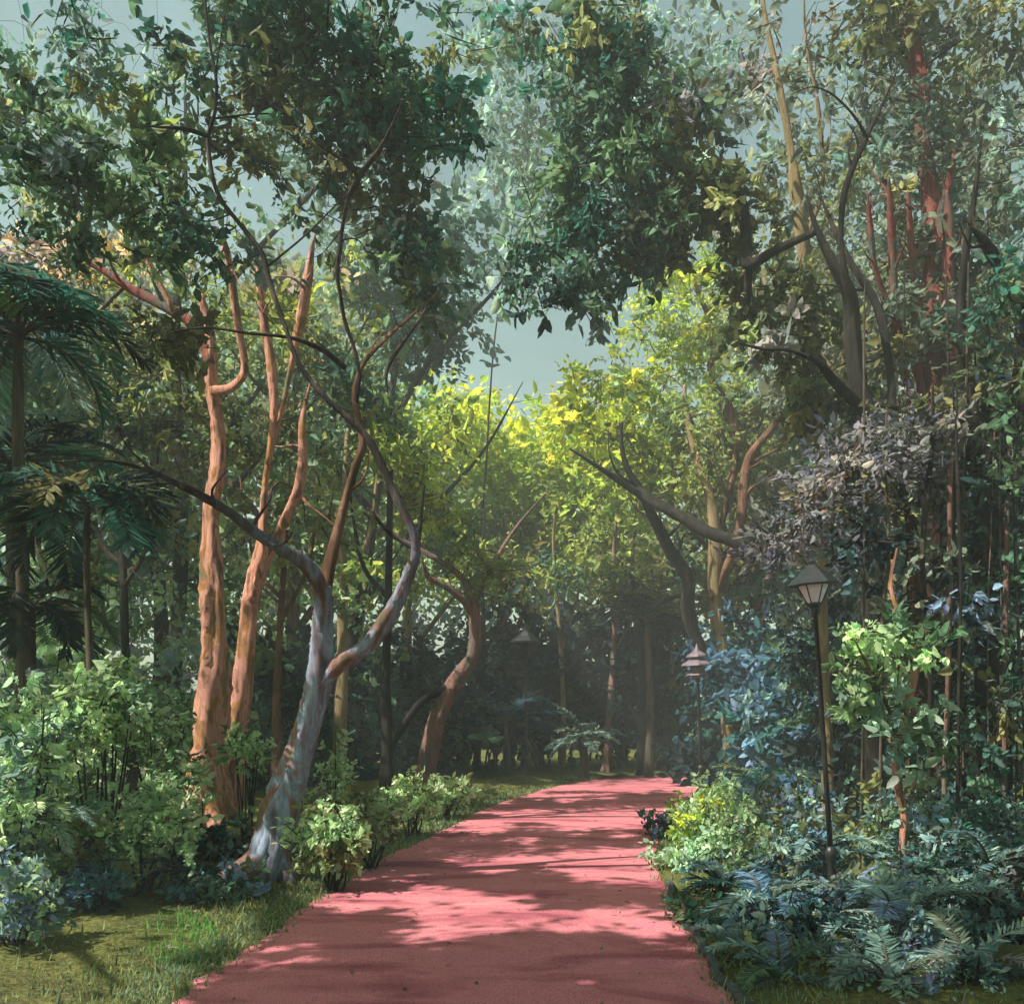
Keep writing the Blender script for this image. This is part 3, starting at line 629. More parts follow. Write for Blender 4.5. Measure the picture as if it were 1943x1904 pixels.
for (u, v, ru, rv, rd, n, pal) in [(1100,80,120,90,1.4,38,'DG:3,OL:1,DO:1'),(1240,120,120,110,1.4,42,'DG:4,DO:2,TG:1'),(1150,230,120,90,1.3,34,'DG:4,MG:1'),(1260,260,90,80,1.2,18,'DO:2,DG:1,MV:1'),
      (1190,350,120,90,1.3,34,'DG:5,MG:1,TG:2'),(1090,430,100,70,1.2,22,'DG:3,TG:2'),(1230,450,100,90,1.2,30,'DG:3,DO:2'),(1020,500,90,70,1.2,18,'DG:2,TG:2'),(1140,540,60,40,1.1,8,'DG:2,TG:2'),
      (1340,380,70,90,1.2,16,'DO:2,OL:2'),(1400,60,90,70,1.3,20,'DO:2,MV:1,OL:1'),(1380,200,80,80,1.2,14,'DG:2,OL:1,YO:1'),(1480,280,90,90,1.3,15,'OL:2,PK:1,GG:2'),(1500,120,90,80,1.3,12,'GG:2,PK:1,MV:1'),
      (1420,440,80,80,1.2,16,'OL:3,DO:1'),(1520,600,90,100,1.2,26,'OL:2,DO:2,GG:1'),(1440,620,80,90,1.2,20,'DO:3,MV:1,OL:1'),(1600,420,90,90,1.2,14,'GG:2,OL:1'),(1560,750,80,70,1.1,20,'GG:2,DO:2'),(1690,640,70,100,1.1,16,'GG:2,DO:1,MV:1')]:
    t.L.pblob(u, v, ru*.92, rv*.92, D6+1.2, rd*.6, int(n*.68), pal, per=62, cr=0.38, leaf=0.16)
for (u, v, ru, rv, rd, n, pal) in [(1250,-110,300,100,1.6,22,'DG:3,DO:1')]:
    t.L.pblob(u, v, ru, rv, D6, rd, n, pal, per=34, cr=0.5, leaf=0.18)
t.twigs(120, B_DARK, 0.010, 5); t.crown()

# mauve-grey bough over the lamp
t = Tree('grey_leaved_tree', gnd(1740, 1344+H*F/11.6), 'low tree with mauve grey leaves reaching out above the near lamp post')
t.trunk(ppath([(1745,1660,34),(1735,1500,28),(1742,1300,26),(1738,1120,24),(1730,980,22),(1690,900,16),(1620,900,12),(1550,940,8),(1490,990,3)], 11.6, 11.0), B_BROWN, flare=.8)
t.limb(ppath([(1730,990,14),(1760,920,12),(1740,860,8),(1700,820,4)], 11.4, 11.6), B_BROWN)
for (u, v, ru, rv, rd, n, pal) in [(1690,860,110,45,.9,30,'MV:5,GG:1'),(1600,920,90,42,.8,24,'MV:5,OL:1'),(1540,990,80,38,.7,16,'MV:4,PK:1'),(1740,930,90,60,.9,22,'MV:3,GG:2'),(1620,860,60,30,.7,10,'MV:3,DG:1'),(1480,1030,40,20,.5,6,'MV:3,PK:1')]:
    t.L.pblob(u, v, ru, rv, 11.2, rd, n, pal, per=46, cr=0.30, leaf=0.10)
t.twigs(40, B_BROWN, 0.009); t.crown()

# 7 ---- red trunked tree at right
D7 = 14.5
t = Tree('red_trunk_tree', gnd(1765, 1344+H*F/D7), 'brick red barked tree with a broad split trunk at the upper right')
t.trunk(ppath([(1772,1600,66.3),(1768,1450,54.9),(1762,1250,47.4),(1760,1050,43.5),(1762,900,43.5),(1766,760,47.4),(1772,640,51.2),(1776,520,51.2),(1772,430,43.5),(1764,360,32.3),(1752,280,24.6),(1748,180,30.3),(1738,100,26.5),(1722,30,18.9),(1705,-80,11.4)], D7, D7), B_BRICK, flare=.9, seg=16, lump=0.14)
t.limb(ppath([(1764,900,20.9),(1735,780,17.0),(1704,640,14.2),(1695,500,15.1),(1690,400,15.1),(1686,335,9.5)], D7, D7-0.8), B_BRICK)
t.limb(ppath([(1700,600,9.5),(1664,520,9.5),(1652,440,11.4),(1646,360,5.6)], D7-.5, D7-.9), B_BRICK)
t.limb(ppath([(1772,480,18.9),(1790,400,24.6),(1800,350,15.1),(1812,280,5.6)], D7, D7-.5), B_BRICK)
t.limb(ppath([(1770,1000,20.5),(1800,860,21.8),(1806,720,23.0),(1800,560,23.0),(1802,420,17.9),(1796,360,10.2)], D7, D7-0.6), B_BRICK)
t.limb(ppath([(1764,820,15.4),(1740,700,17.9),(1738,560,15.4),(1728,440,11.5),(1722,340,5.1)], D7, D7-0.7), B_BRICK)
for (u, v, ru, rv, rd, n, pal) in [(1690,40,90,50,1.1,26,'DO:4,OL:1'),(1840,130,80,110,1.3,24,'GG:3,OL:1,DO:1'),(1790,30,100,40,1.2,12,'DO:2,GG:1'),(1640,150,70,60,1,7,'TG:2,GG:1'),(1850,300,70,90,1.2,16,'GG:2,TG:1,DO:1'),
      (1700,260,70,80,1.1,8,'TG:2,GG:2'),(1620,330,60,60,1,5,'TG:1,GG:1'),(1850,470,70,80,1.2,14,'DO:1,GG:2,TG:1'),(1860,620,60,80,1.1,22,'DG:2,DO:1,GG:1'),(1740,480,60,60,1,10,'DO:1,GG:1'),(1770,620,60,50,.8,10,'DO:2,GG:1'),(1740,340,50,40,.8,8,'GG:2,TG:1')]:
    t.L.pblob(u, v, ru, rv, D7+.25, rd*.9, n, pal, per=40, cr=0.44, leaf=0.165)
t.twigs(45, B_DARK, 0.011); t.crown()

# 8 ---- tree with hanging aerial roots on the right edge
D8 = 11.0
t = Tree('aerial_root_tree', gnd(1850, 1344+H*F/D8), 'dark tree on the right edge hung with many straight tan aerial roots')
t.trunk(ppath([(1900,1700,80),(1890,1550,66),(1882,1350,58),(1878,1150,54),(1874,980,48),(1866,860,36),(1846,760,26),(1826,660,20),(1824,560,15),(1834,470,13),(1850,360,10),(1862,260,5)], D8, D8), B_DARK, flare=1.0, seg=16)
t.limb(ppath([(1874,880,24),(1920,760,22),(1945,620,22),(1905,520,24),(1870,460,20),(1842,430,10)], D8, D8-0.6), B_DARK)
lim = t.limb(ppath([(1872,930,24),(1820,840,20),(1760,790,16),(1690,770,9),(1640,772,4)], D8, D8+0.6), B_DARK)
for i in range(26):
    u = rng.uniform(1600, 1935); v0 = rng.uniform(760, 900) ; v1 = rng.uniform(1280, 1640); d = rng.uniform(10.2, 12.6); w = rng.choice([3, 4, 5, 7, 10])
    if i % 4 == 0: v0 = rng.uniform(450, 700)
    dr = rng.uniform(-14, 14)
    mat = [B_VINE, B_DARK, B_LIMB, B_PINK, B_DARK, B_VINE][i % 6]
    pp = [(u, v0-60, w*.4), (u+dr*.3, v0+60, w*.9), (u+dr*.8+rng.uniform(-14, 14), (v0+v1)/2, w), (u+dr+rng.uniform(-14, 14), v1-90, w*.9), (u+dr*1.2, max(v1, VH+H*F/d+4), w*1.0)]
    t.limb(ppath(pp, d, d), mat, name='aerial_root', seg=6)
for (u, v, ru, rv, rd, n, pal) in [(1880,760,60,110,.9,26,'DG:2,DO:2,DT:1'),(1800,800,90,70,.9,18,'DG:1,GG:2,DO:1'),(1890,950,60,110,.8,26,'DT:2,GB:1,DG:1'),(1870,580,60,70,.8,12,'DG:2,DO:1'),(1900,1150,50,100,.7,18,'DT:2,DG:2'),(1920,380,40,120,.8,12,'TG:1,GG:2'),(1780,1150,90,120,.8,20,'DT:2,GG:2,GB:1'),(1830,1350,90,120,.8,22,'DG:2,GG:1,DT:1,OL:1'),(1650,1030,60,60,.6,12,'GB:2,DT:1'),(1790,1530,90,60,.8,16,'DT:2,DG:1,GB:1')]:
    t.L.pblob(u, v, ru, rv, D8, rd, n, pal, per=40, cr=0.34, leaf=0.12)
t.twigs(25, B_DARK, 0.009); t.crown()

# light leaved sapling beside lamp and salmon stems
t = Tree('sapling', gnd(1715, 1344+H*F/9.6), 'thin salmon stemmed sapling with pale green leaves right of the near lamp post')
t.trunk(ppath([(1720,1665,18),(1712,1610,15),(1716,1550,14),(1704,1490,15),(1700,1440,14),(1712,1370,15),(1730,1300,16),(1738,1240,13),(1712,1180,9),(1690,1110,7),(1702,1040,4)], 9.6, 9.6), B_ORANGE, seg=9)
t.limb(ppath([(1708,1390,8),(1675,1320,6),(1640,1250,5),(1620,1210,3)], 9.6, 9.3), B_BROWN)
t.limb(ppath([(1736,1270,8),(1750,1230,6),(1755,1190,3)], 9.6, 9.3), B_BROWN)
for (u, v, ru, rv, rd, n, pal) in [(1650,1205,66,26,.5,12,'LG:2,MG:1'),(1640,1262,60,24,.45,8,'LG:1,MG:1'),(1735,1225,40,36,.4,7,'LG:1,MG:2'),(1700,1335,74,24,.45,9,'SG:1,TG:2,MG:1'),(1640,1330,40,40,.4,8,'MG:2,TG:1'),(1740,1400,50,60,.5,10,'MG:1,TG:1,DG:1')]:
    t.L.pblob(u, v, ru, rv, 9.4, rd, n, pal, per=26, cr=0.20, leaf=0.115, droop=0.6)
t.twigs(18, B_BROWN, 0.006); t.crown()

# ---- middle distance yellow green trees
def bgtree(name, u, d, vtop, blobs, label, mat, w=30, per=34, cr=0.8, leaf=0.27, lean=0, fork=3, twn=16, rdf=1.0):
    vb = VH+H*F/d
    t = Tree(name, gnd(u, vb), label)
    h = vb-vtop
    A = t.trunk(ppath([(u,vb+8,w*1.35),(u+lean*.1,vb-h*.15,w),(u+lean*.4+random.uniform(-8,8),vb-h*.35,w*.85),(u+lean*.7+random.uniform(-14,14),vb-h*.58,w*.62),(u+lean,vb-h*.80,w*.35),(u+lean*1.1,vtop+h*.05,w*.1)], d, d), mat, flare=0.5, seg=10)
    for i in range(fork):
        s = -1 if i % 2 else 1; f = 0.3+0.14*i
        t.limb(ppath([(u+lean*f*1.3,vb-h*f,w*.5),(u+lean*f+s*h*.09,vb-h*(f+.12),w*.4),(u+lean*f+s*h*.2,vb-h*(f+.24),w*.25),(u+lean*f+s*h*.27,vb-h*(f+.36),w*.07)], d, d+random.uniform(-1.4,1.4)), mat, seg=7)
    for (bu, bv, ru, rv, n, pal) in blobs: t.L.pblob(bu, bv, ru, rv, d, 1.8*rdf, int(n*(1.9 if name == 'tall_tree' else 1.35)), pal, per=per, cr=cr, leaf=leaf, shell=0.3)
    t.twigs(twn, mat, 0.02, 8); t.crown(); return t
bgtree('yellow_green_tree', 1010, 32, 860, [(900,830,110,60,34,'YG:3,YL:4'),(1010,880,120,70,60,'YG:5,YL:3'),(950,960,150,70,60,'YG:4,YO:2'),(1060,1000,110,90,36,'YO:3,YG:1,OL:1'),(900,1060,120,70,32,'YO:2,MG:2')],
       'rounded bright yellow green tree in the centre under the sky gap', B_TAN, 20, cr=.95, fork=1, twn=30)
bgtree('yellow_green_tree', 1180, 30, 830, [(1130,800,80,60,26,'YL:3,YG:2'),(1190,860,90,70,40,'YG:3,YL:2'),(1160,960,110,80,44,'YG:2,YO:3'),(1210,1060,110,70,30,'YO:2,OL:2')],
       'yellow crowned tree right of the sky gap, behind the spreading tree', B_TAN, 18, cr=.9, fork=1, twn=30)
bgtree('green_tree', 780, 30, 720, [(800,800,90,60,34,'YG:3,YL:1,MG:1'),(760,900,120,80,36,'YO:2,MG:2'),(820,990,110,80,34,'YO:2,LG:1,MG:1'),(700,1060,110,80,32,'MG:2,LG:1,YO:1')],
       'mid green tree left of the bright yellow green centre tree', B_TAN, 18, cr=.9, fork=2, twn=26)
bgtree('olive_tree', 560, 27, 560, [(540,700,110,90,32,'OL:2,MG:1'),(480,830,120,90,34,'OL:2,DO:1,MG:1'),(600,880,110,90,34,'MG:2,OL:1'),(560,1010,120,90,34,'OL:2,MG:2'),(480,1100,110,80,28,'OL:2,LG:1')],
       'olive leaved tree filling the space behind the orange trunks', B_BROWN, 30, cr=.85)
bgtree('olive_tree', 300, 25, 600, [(280,720,120,90,34,'OL:3,TG:1'),(220,860,130,100,38,'OL:3,GG:1,TG:1'),(320,960,120,90,34,'OL:2,LG:1,TG:1'),(260,1090,120,90,34,'LG:1,MG:2,TG:1')],
       'dull olive tree behind the drooping palms at left', B_DARK, 30, cr=.8)
bgtree('dark_green_tree', 90, 24, 560, [(80,700,120,100,34,'DG:2,MG:1'),(60,850,120,100,36,'DG:2,TG:1'),(130,1000,120,90,34,'DG:1,MG:2,TG:1'),(80,1120,120,90,34,'TG:2,MG:2,LG:1')],
       'dense dark green tree behind the left edge palms', B_DARK, 34, cr=.8)
bgtree('olive_tree', 1440, 27, 760, [(1430,840,110,80,30,'OL:3,YO:1'),(1400,940,120,80,34,'OL:2,YO:1,GG:1'),(1470,1020,110,80,32,'GG:2,OL:1'),(1380,1080,110,70,30,'OL:2,MG:1,DT:1')],
       'olive tree right of the spreading tree, above the second lamp post', B_BROWN, 26, cr=.8)
bgtree('grey_green_tree', 1600, 24, 520, [(1580,640,110,100,26,'GG:2,OL:2'),(1560,800,120,100,32,'GG:2,OL:1,DO:1'),(1640,950,120,100,34,'GG:2,DT:1'),(1560,1080,110,80,30,'DT:2,DG:1,GG:1')],
       'tall grey green tree behind the dark forked boughs', B_TAN, 32, cr=.8)
bgtree('grey_green_tree', 1800, 22, 420, [(1800,560,120,110,26,'GG:2,TG:1,DO:1'),(1840,740,110,110,34,'DO:2,GG:2'),(1780,900,120,100,34,'GG:1,DG:2,MV:1'),(1850,1060,110,100,34,'DT:2,DG:2')],
       'dusky grey green tree behind the red trunk at the right', B_DARK, 36, cr=.75)
bgtree('tall_tree', 960, 24, 250, [(930,600,90,50,12,'DG:2,TG:2'),(890,520,80,70,14,'DG:2,TG:2'),(960,330,80,90,9,'TG:3,DG:1'),(880,380,70,70,8,'DG:1,TG:2')],
       'thin tall tree with sparse grey green leaves against the sky gap', B_DARK, 14, cr=.7, leaf=.22) if False else None
bgtree('tall_tree', 640, 24, 330, [(820,560,100,90,24,'DG:2,MG:1,TG:1'),(800,640,60,60,12,'DG:2,GG:1'),(700,540,90,90,20,'MG:1,OL:1,TG:1'),(860,460,90,70,16,'TG:2,DG:2'),(720,640,90,70,20,'MG:1,DG:1,YO:1')],
       'tall dark tree left of the sky gap, seen behind high stems of the leaning tree', B_DARK, 24, lean=130, cr=.75, leaf=.24)
bgtree('tall_tree', 330, 22, 60, [(120,250,140,130,24,'TG:3,MG:1'),(330,300,140,130,24,'TG:2,MG:1,GG:1'),(540,180,140,130,20,'TG:2,DG:1'),(680,350,120,120,20,'TG:2,GG:2'),(180,420,130,80,20,'TG:2,MG:1'),(450,450,120,80,20,'TG:1,MG:2')],
       'tall tree with misty grey green crown behind the top left canopy', B_DARK, 30, lean=20, cr=.75, leaf=.23)
bgtree('tall_tree', 868, 29, 40, [(925,110,60,110,16,'TG:3,DG:1'),(940,300,60,110,16,'TG:3,GG:1'),(930,470,60,80,14,'TG:2,DG:2'),(1060,200,120,120,16,'TG:3,DG:1'),(1180,120,130,110,18,'TG:2,DG:1'),(1080,480,110,80,18,'TG:2,DG:2'),(1260,350,120,120,20,'TG:1,DG:2'),(1370,150,120,120,16,'TG:2,GG:2')],
       'tall tree with misty crown right of the sky gap at the top', B_DARK, 5, lean=120, cr=.85, leaf=.27, fork=0)
bgtree('tall_tree', 1700, 21, 20, [(1560,230,120,120,14,'TG:2,GG:2'),(1700,380,120,110,16,'GG:2,TG:1'),(1850,230,110,120,18,'GG:2,TG:1'),(1640,520,110,90,14,'GG:2,OL:1'),(1500,420,100,90,12,'OL:1,GG:2')],
       'tall tree with thin grey green crown behind the red trunk top', B_TAN, 24, lean=-20, cr=.7, leaf=.2)

# upper right bare, light stems
t = Tree('bare_stemmed_tree', gnd(1570, 1344+H*F/16), 'pale tan stemmed tree rising straight between the dark boughs and the spreading tree')
t.trunk(ppath([(1572,1560,24),(1570,1400,20),(1562,1200,18),(1560,1000,17),(1556,850,16),(1550,700,18),(1535,560,22),(1520,440,26),(1508,350,24),(1500,280,14),(1470,120,12),(1450,20,8),(1440,-80,5)], 16, 16), B_TAN, flare=.5)
t.limb(ppath([(1520,470,10),(1560,360,8),(1555,220,7),(1530,80,5),(1525,-20,3)], 16, 15.5), B_TAN)
t.limb(ppath([(1556,850,10),(1500,760,8),(1470,620,6),(1440,480,4)], 16, 16.8), B_TAN)
for (u, v, ru, rv, rd, n, pal) in [(1480,90,100,70,1.1,12,'GG:1,DO:1,PK:1'),(1560,330,80,80,1.1,9,'GG:1,OL:1,TG:1'),(1470,540,80,70,1.1,14,'OL:2,YO:1')]:
    t.L.pblob(u, v, ru, rv, 16, rd, n, pal, per=34, cr=0.5, leaf=0.17)
t.twigs(20, B_TAN, 0.01); t.crown()

#==================================================================== DARK UNDERSTOREY behind the path end
def shrub(name, u, v, w, h, d, n, pals, label, leaf=0.1, cr=0.25, per=30, cat='shrub', stems=5, group=None, droop=0.2, asp=0.55, mat=None, rd=None):
    """u,v = centre of the plant in the view; w,h half sizes in px"""
    c = P(u, v, d); gp = np.array([c[0], c[1], 0.0])
    root = tag(empty(name, tuple(gp)), label, cat, group)
    L = Leaves(); rx = w/F*d; rz = h/F*d
    L.blob(c, (rx, rd or max(rx*0.7, 0.3), rz), n, pals, per=per, cr=cr, leaf=leaf, droop=droop, shell=0.25, asp=asp)
    L.blob(c-np.array([0, 0, rz*.5]), (rx*.8, rx*.5, rz*.5), max(3, n//4), pals, per=per, cr=cr, leaf=leaf, droop=droop, asp=asp)
    mb = MB(); cl_ = np.array(L.clumps); k = rng.permutation(len(cl_))[:stems]
    for i in k:
        e = cl_[i]; b = gp+np.array([rng.uniform(-.25, .25)*rx, rng.uniform(-.2, .2)*rx, -0.05]); m = (b+e)/2+rng.normal(size=3)*0.08*rx
        r0 = 0.012+0.012*rz
        mb.tube([[*b, r0], [*m, r0*.7], [*e, r0*.25]], seg=6, k=4, lump=0.06)
    mb.build('stems', mat or B_DARK, root); L.build('foliage', root); return root
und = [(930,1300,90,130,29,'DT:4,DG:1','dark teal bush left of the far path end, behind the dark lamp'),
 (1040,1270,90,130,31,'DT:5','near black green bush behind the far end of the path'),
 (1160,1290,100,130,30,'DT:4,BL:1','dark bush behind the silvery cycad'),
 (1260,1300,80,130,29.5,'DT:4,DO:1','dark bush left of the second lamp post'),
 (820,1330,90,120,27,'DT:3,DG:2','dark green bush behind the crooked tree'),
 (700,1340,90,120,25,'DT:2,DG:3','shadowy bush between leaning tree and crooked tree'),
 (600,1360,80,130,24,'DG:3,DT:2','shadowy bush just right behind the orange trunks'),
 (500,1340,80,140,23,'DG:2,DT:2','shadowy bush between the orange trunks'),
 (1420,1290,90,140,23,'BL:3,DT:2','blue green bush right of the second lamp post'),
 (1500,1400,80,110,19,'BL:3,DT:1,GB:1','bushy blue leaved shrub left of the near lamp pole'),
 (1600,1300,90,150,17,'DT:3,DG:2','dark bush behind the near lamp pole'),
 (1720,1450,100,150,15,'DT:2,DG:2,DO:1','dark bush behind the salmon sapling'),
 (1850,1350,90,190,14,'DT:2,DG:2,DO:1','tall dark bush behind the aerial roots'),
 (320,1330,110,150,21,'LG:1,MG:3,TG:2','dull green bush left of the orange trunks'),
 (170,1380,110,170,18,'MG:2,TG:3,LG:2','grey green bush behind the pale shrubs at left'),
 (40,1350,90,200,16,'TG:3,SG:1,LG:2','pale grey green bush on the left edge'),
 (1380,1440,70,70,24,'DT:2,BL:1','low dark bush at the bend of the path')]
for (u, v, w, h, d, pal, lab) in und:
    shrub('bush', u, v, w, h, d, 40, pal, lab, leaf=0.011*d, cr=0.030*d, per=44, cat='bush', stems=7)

# far wood closing the view
fw = Leaves()
for i in range(30):
    u = -500+i*100; d = rng.uniform(40, 50)
    top = 920 if 700 < u < 1290 else 560
    if u < -100 or u > 2050: top = 800
    for v in range(int(top), 1440, 100):
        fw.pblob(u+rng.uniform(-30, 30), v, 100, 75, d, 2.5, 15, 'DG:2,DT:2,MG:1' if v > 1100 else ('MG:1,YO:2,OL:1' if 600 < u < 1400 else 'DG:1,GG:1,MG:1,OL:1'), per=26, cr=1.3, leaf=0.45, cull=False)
o = fw.build('far_wood', None); tag(o, 'distant mass of green woodland closing the view behind all trees', 'woodland', kind='stuff')

# silvery cycad and a few more palms in the dark background
rosette('cycad', P(1105, 1400, 26.5), 'silvery grey cycad with a star of fronds at the far end of the path', 'cycad', 22, 1.15, 0.26, 'GB:3,TG:2', wid=0.06, trunk=0.12, el=(0.0, 1.3), droop=(0.6, 1.4))
rosette('palm', P(960, 1370, 27), 'dim teal palm beside the dark far lamp', 'palm', 16, 1.6, 0.35, 'DT:2,BL:1', wid=0.06, trunk=0.08, el=(0.1, 1.2), droop=(0.8, 1.6))
rosette('palm', P(1230, 1180, 27), 'dark palm with arching fronds above the far end of the path', 'palm', 16, 2.0, 0.45, 'DT:3,DO:1', wid=0.06, trunk=0.1, el=(0.3, 1.2), droop=(1.0, 1.8))

# ---- light green shrubs on the left
sh = [(185,1330,80,90,9.6,40,'LG:2,TG:1,MG:2','upright sage green shrub hiding the stem of the middle palm',.085),
 (40,1400,70,110,9.0,36,'SG:1,LG:2,TG:2','pale grey green shrub in front of the stems of the edge palms',.085),
 (70,1290,90,90,12.2,40,'LG:2,SG:1,TG:2','tall sage green foliage on the left edge under the short palm',.10),
 (130,1480,90,80,10.6,40,'LG:3,MG:1','light sage green shrub behind the broad mottled shrub',.09),
 (330,1500,60,60,11.4,26,'LG:2,MG:2','green shrub directly left of the thick salmon trunk base',.085),
 (20,1560,50,120,8.6,34,'SG:2,LG:2,TG:1','mint green foliage cut by the left edge above the lawn',.08),
 (285,1565,75,65,9.9,46,'LG:4,SG:1','rounded light green shrub at the foot of the orange trunks',.085),
 (190,1320,75,60,11.5,34,'LG:4,MG:1','pale green leafy shrub top at left, beside the dark palm fronds',.09),
 (300,1390,55,55,12.5,26,'LG:3,MG:1','light green sprays touching the left side of the thick orange trunk',.09),
 (470,1415,35,35,13.0,16,'LG:3,MG:1','small light green spray between the orange trunk and leaning trunk',.085),
 (120,1600,110,70,9.4,50,'LG:2,MG:2,OL:1','broad mottled green shrub at lower left',.085),
 (60,1460,80,90,9.6,40,'LG:2,TG:2,MG:1','tall grey green shrub on the left edge above the lawn',.09),
 (632,1580,66,52,10.1,40,'LG:4,OL:1,SG:1','light green shrub hugging the right foot of the leaning trunk',.08),
 (700,1545,60,40,11.5,26,'LG:3,OL:1','yellowish green shrub at the path edge behind the light green one',.08),
 (640,1460,25,60,12.0,14,'LG:3,MG:1','narrow upright light green shrub right of the leaning trunk',.08),
 (790,1505,60,38,14.5,26,'LG:3,OL:1','low pale green shrub under the slim dark tree',.09),
 (850,1500,50,26,17,20,'LG:3,OL:1','low pale green shrub under the crooked tree',.1),
 (430,1610,70,50,11.8,26,'DT:2,GB:1,DG:1','dark teal shrub between shrub and foot of the leaning trunk',.08),
 (30,1700,60,70,7.6,26,'TG:2,LG:1,GB:1','soft grey green shrub in the lower left corner above the lawn',.075),
 (180,1680,60,35,8.8,16,'DT:2,BL:2','low blue green shrub at the back edge of the lawn',.075),
 (400,1670,70,30,9.6,18,'DG:2,GB:2','low dull green shrub in front of the dark teal shrub',.075)]
for (u, v, w, h, d, n, pal, lab, lf) in sh:
    shrub('shrub', u, v, w, h, d, n, pal, lab, leaf=lf, cr=0.17, per=34, stems=9)
# ---- right side shrubs
sr = [(1335,1585,58,60,12.2,50,'LG:2,SG:2,YG:1','rounded mint green shrub between the low mint shrub and the sunlit mound',.08,.18),
 (1700,1560,100,70,10.0,40,'GB:2,DG:1,OL:1','grey green thicket between lamp post and salmon sapling',.08,.19),
 (1880,1560,80,80,10.2,40,'GB:2,TG:1,DG:1','grey green thicket at the right edge in front of the aerial roots',.08,.19),
 (1700,1720,80,60,8.2,36,'GB:3,TG:1','soft blue grey shrub under the salmon sapling',.07,.16),
 (1460,1820,80,60,7.4,36,'GB:2,TG:1,OL:1','dull blue shrub between the kerb shrub and the dark teal one',.06,.15),
 (1740,1900,80,50,6.5,30,'GB:2,TG:1','small blue grey shrub cut by the bottom edge at right',.055,.13),
 (1365,1550,80,60,13.2,70,'LG:3,YG:1,MG:1','sunlit yellow green mound of leaves at the bend on the right of the path',.085,.2),
 (1290,1645,48,42,11.6,40,'SG:3,LG:2','mint green low shrub on the right path edge',.08,.16),
 (1262,1585,45,45,14.4,30,'DT:3,BL:1','dark teal shrub leaning over the right path edge',.08,.2),
 (1480,1520,90,60,12.6,34,'LG:1,GB:2,BL:1','mixed green and blue shrub left of the near lamp pole',.08,.2),
 (1430,1630,80,70,10.6,44,'GB:2,MG:2,LG:1','blue green shrub in front of the sunlit mound',.08,.19),
 (1530,1600,80,80,9.8,34,'GB:2,OL:1,BL:1','grey olive shrub at the foot of the near lamp post',.08,.19),
 (1325,1770,50,50,8.6,40,'DG:2,MG:1,PK:.3','deep green shrub beside the dark kerb',.07,.16),
 (1405,1850,60,55,7.4,44,'DG:2,OL:1,GB:1','green shrub by the kerb at the bottom edge',.06,.14),
 (1800,1640,100,70,9.2,40,'GB:2,DT:1,DG:1','dense grey teal shrub at the right below the aerial roots',.075,.18),
 (1640,1700,90,60,8.8,34,'GB:2,TG:1,OL:.5','grey green shrub right of the near lamp post foot',.07,.17),
 (1500,1760,90,60,8.0,36,'DT:1,GB:2,BL:1','blue tinged shrub in front of the lamp post foot',.07,.16),
 (1620,1830,100,70,7.2,40,'DT:2,GB:2,OL:.5','dark teal shrub at the bottom right of centre',.06,.15),
 (1780,1800,100,80,7.3,44,'GB:3,TG:1,DT:1','grey blue shrub in the lower right corner area',.06,.15),
 (1900,1730,80,90,7.8,40,'GB:2,DT:2,MV:.5','dark mottled shrub on the lower right edge',.065,.15),
 (1560,1900,90,60,6.7,34,'TG:2,GB:2,OL:1','pale grey green leafy shrub at the bottom edge',.055,.13),
 (1850,1890,100,60,6.6,36,'GB:2,DT:1,MV:1','dusky shrub in the bottom right corner',.055,.13)]
for (u, v, w, h, d, n, pal, lab, lf, cr2) in sr:
    shrub('shrub', u, v, w, h, d, n, pal, lab, leaf=lf, cr=cr2, per=34, stems=9)
# ---- ferns
fr = [(1450,1730,8.4,'BL:2,GB:1','blue grey fern in front of the blue green shrub, left of the lamp foot',.75),
 (1700,1760,8.0,'GB:3','large grey blue fern right of the lamp foot',.9),
 (1570,1740,8.3,'GB:2,BL:1','bluish fern right in front of the near lamp pole',.6),
 (1840,1850,6.9,'GB:2,MV:1','grey fern arching near the bottom right corner',.7),
 (1480,1870,6.9,'GB:2,DG:1','green grey fern at the bottom edge beside the kerb shrub',.6),
 (1690,1880,6.7,'GB:2,TG:1','pale fern at the bottom edge, right of centre',.65),
 (1880,1650,9.0,'TG:1,GB:2','fern at the right edge under the aerial roots',.7),
 (1370,1690,9.6,'BL:1,GB:1,DT:1','purplish blue fern beside the mint green shrub',.6),
 (1560,1620,9.9,'TG:1,GB:2','grey fern behind the near lamp pole',.7),
 (1750,1680,9.2,'GB:2,DT:1','teal fern at the foot of the salmon sapling',.7),
 (1440,1500,15,'BL:1,LG:1','blue green fern behind the sunlit mound',.9),
 (60,1560,8.8,'LG:1,TG:1','pale fern in front of the tall left edge shrub',.6),
 (350,1660,9.9,'DT:1,GB:1','dark fern left of the leaning trunk foot',.55)]
for (u, v, d, pal, lab, ln) in fr:
    rosette('fern', P(u, v, d), lab, 'fern', 15, ln, ln*0.22, pal, el=(0.35, 1.35), droop=(1.2, 2.1), wid=0.022, nl=30)

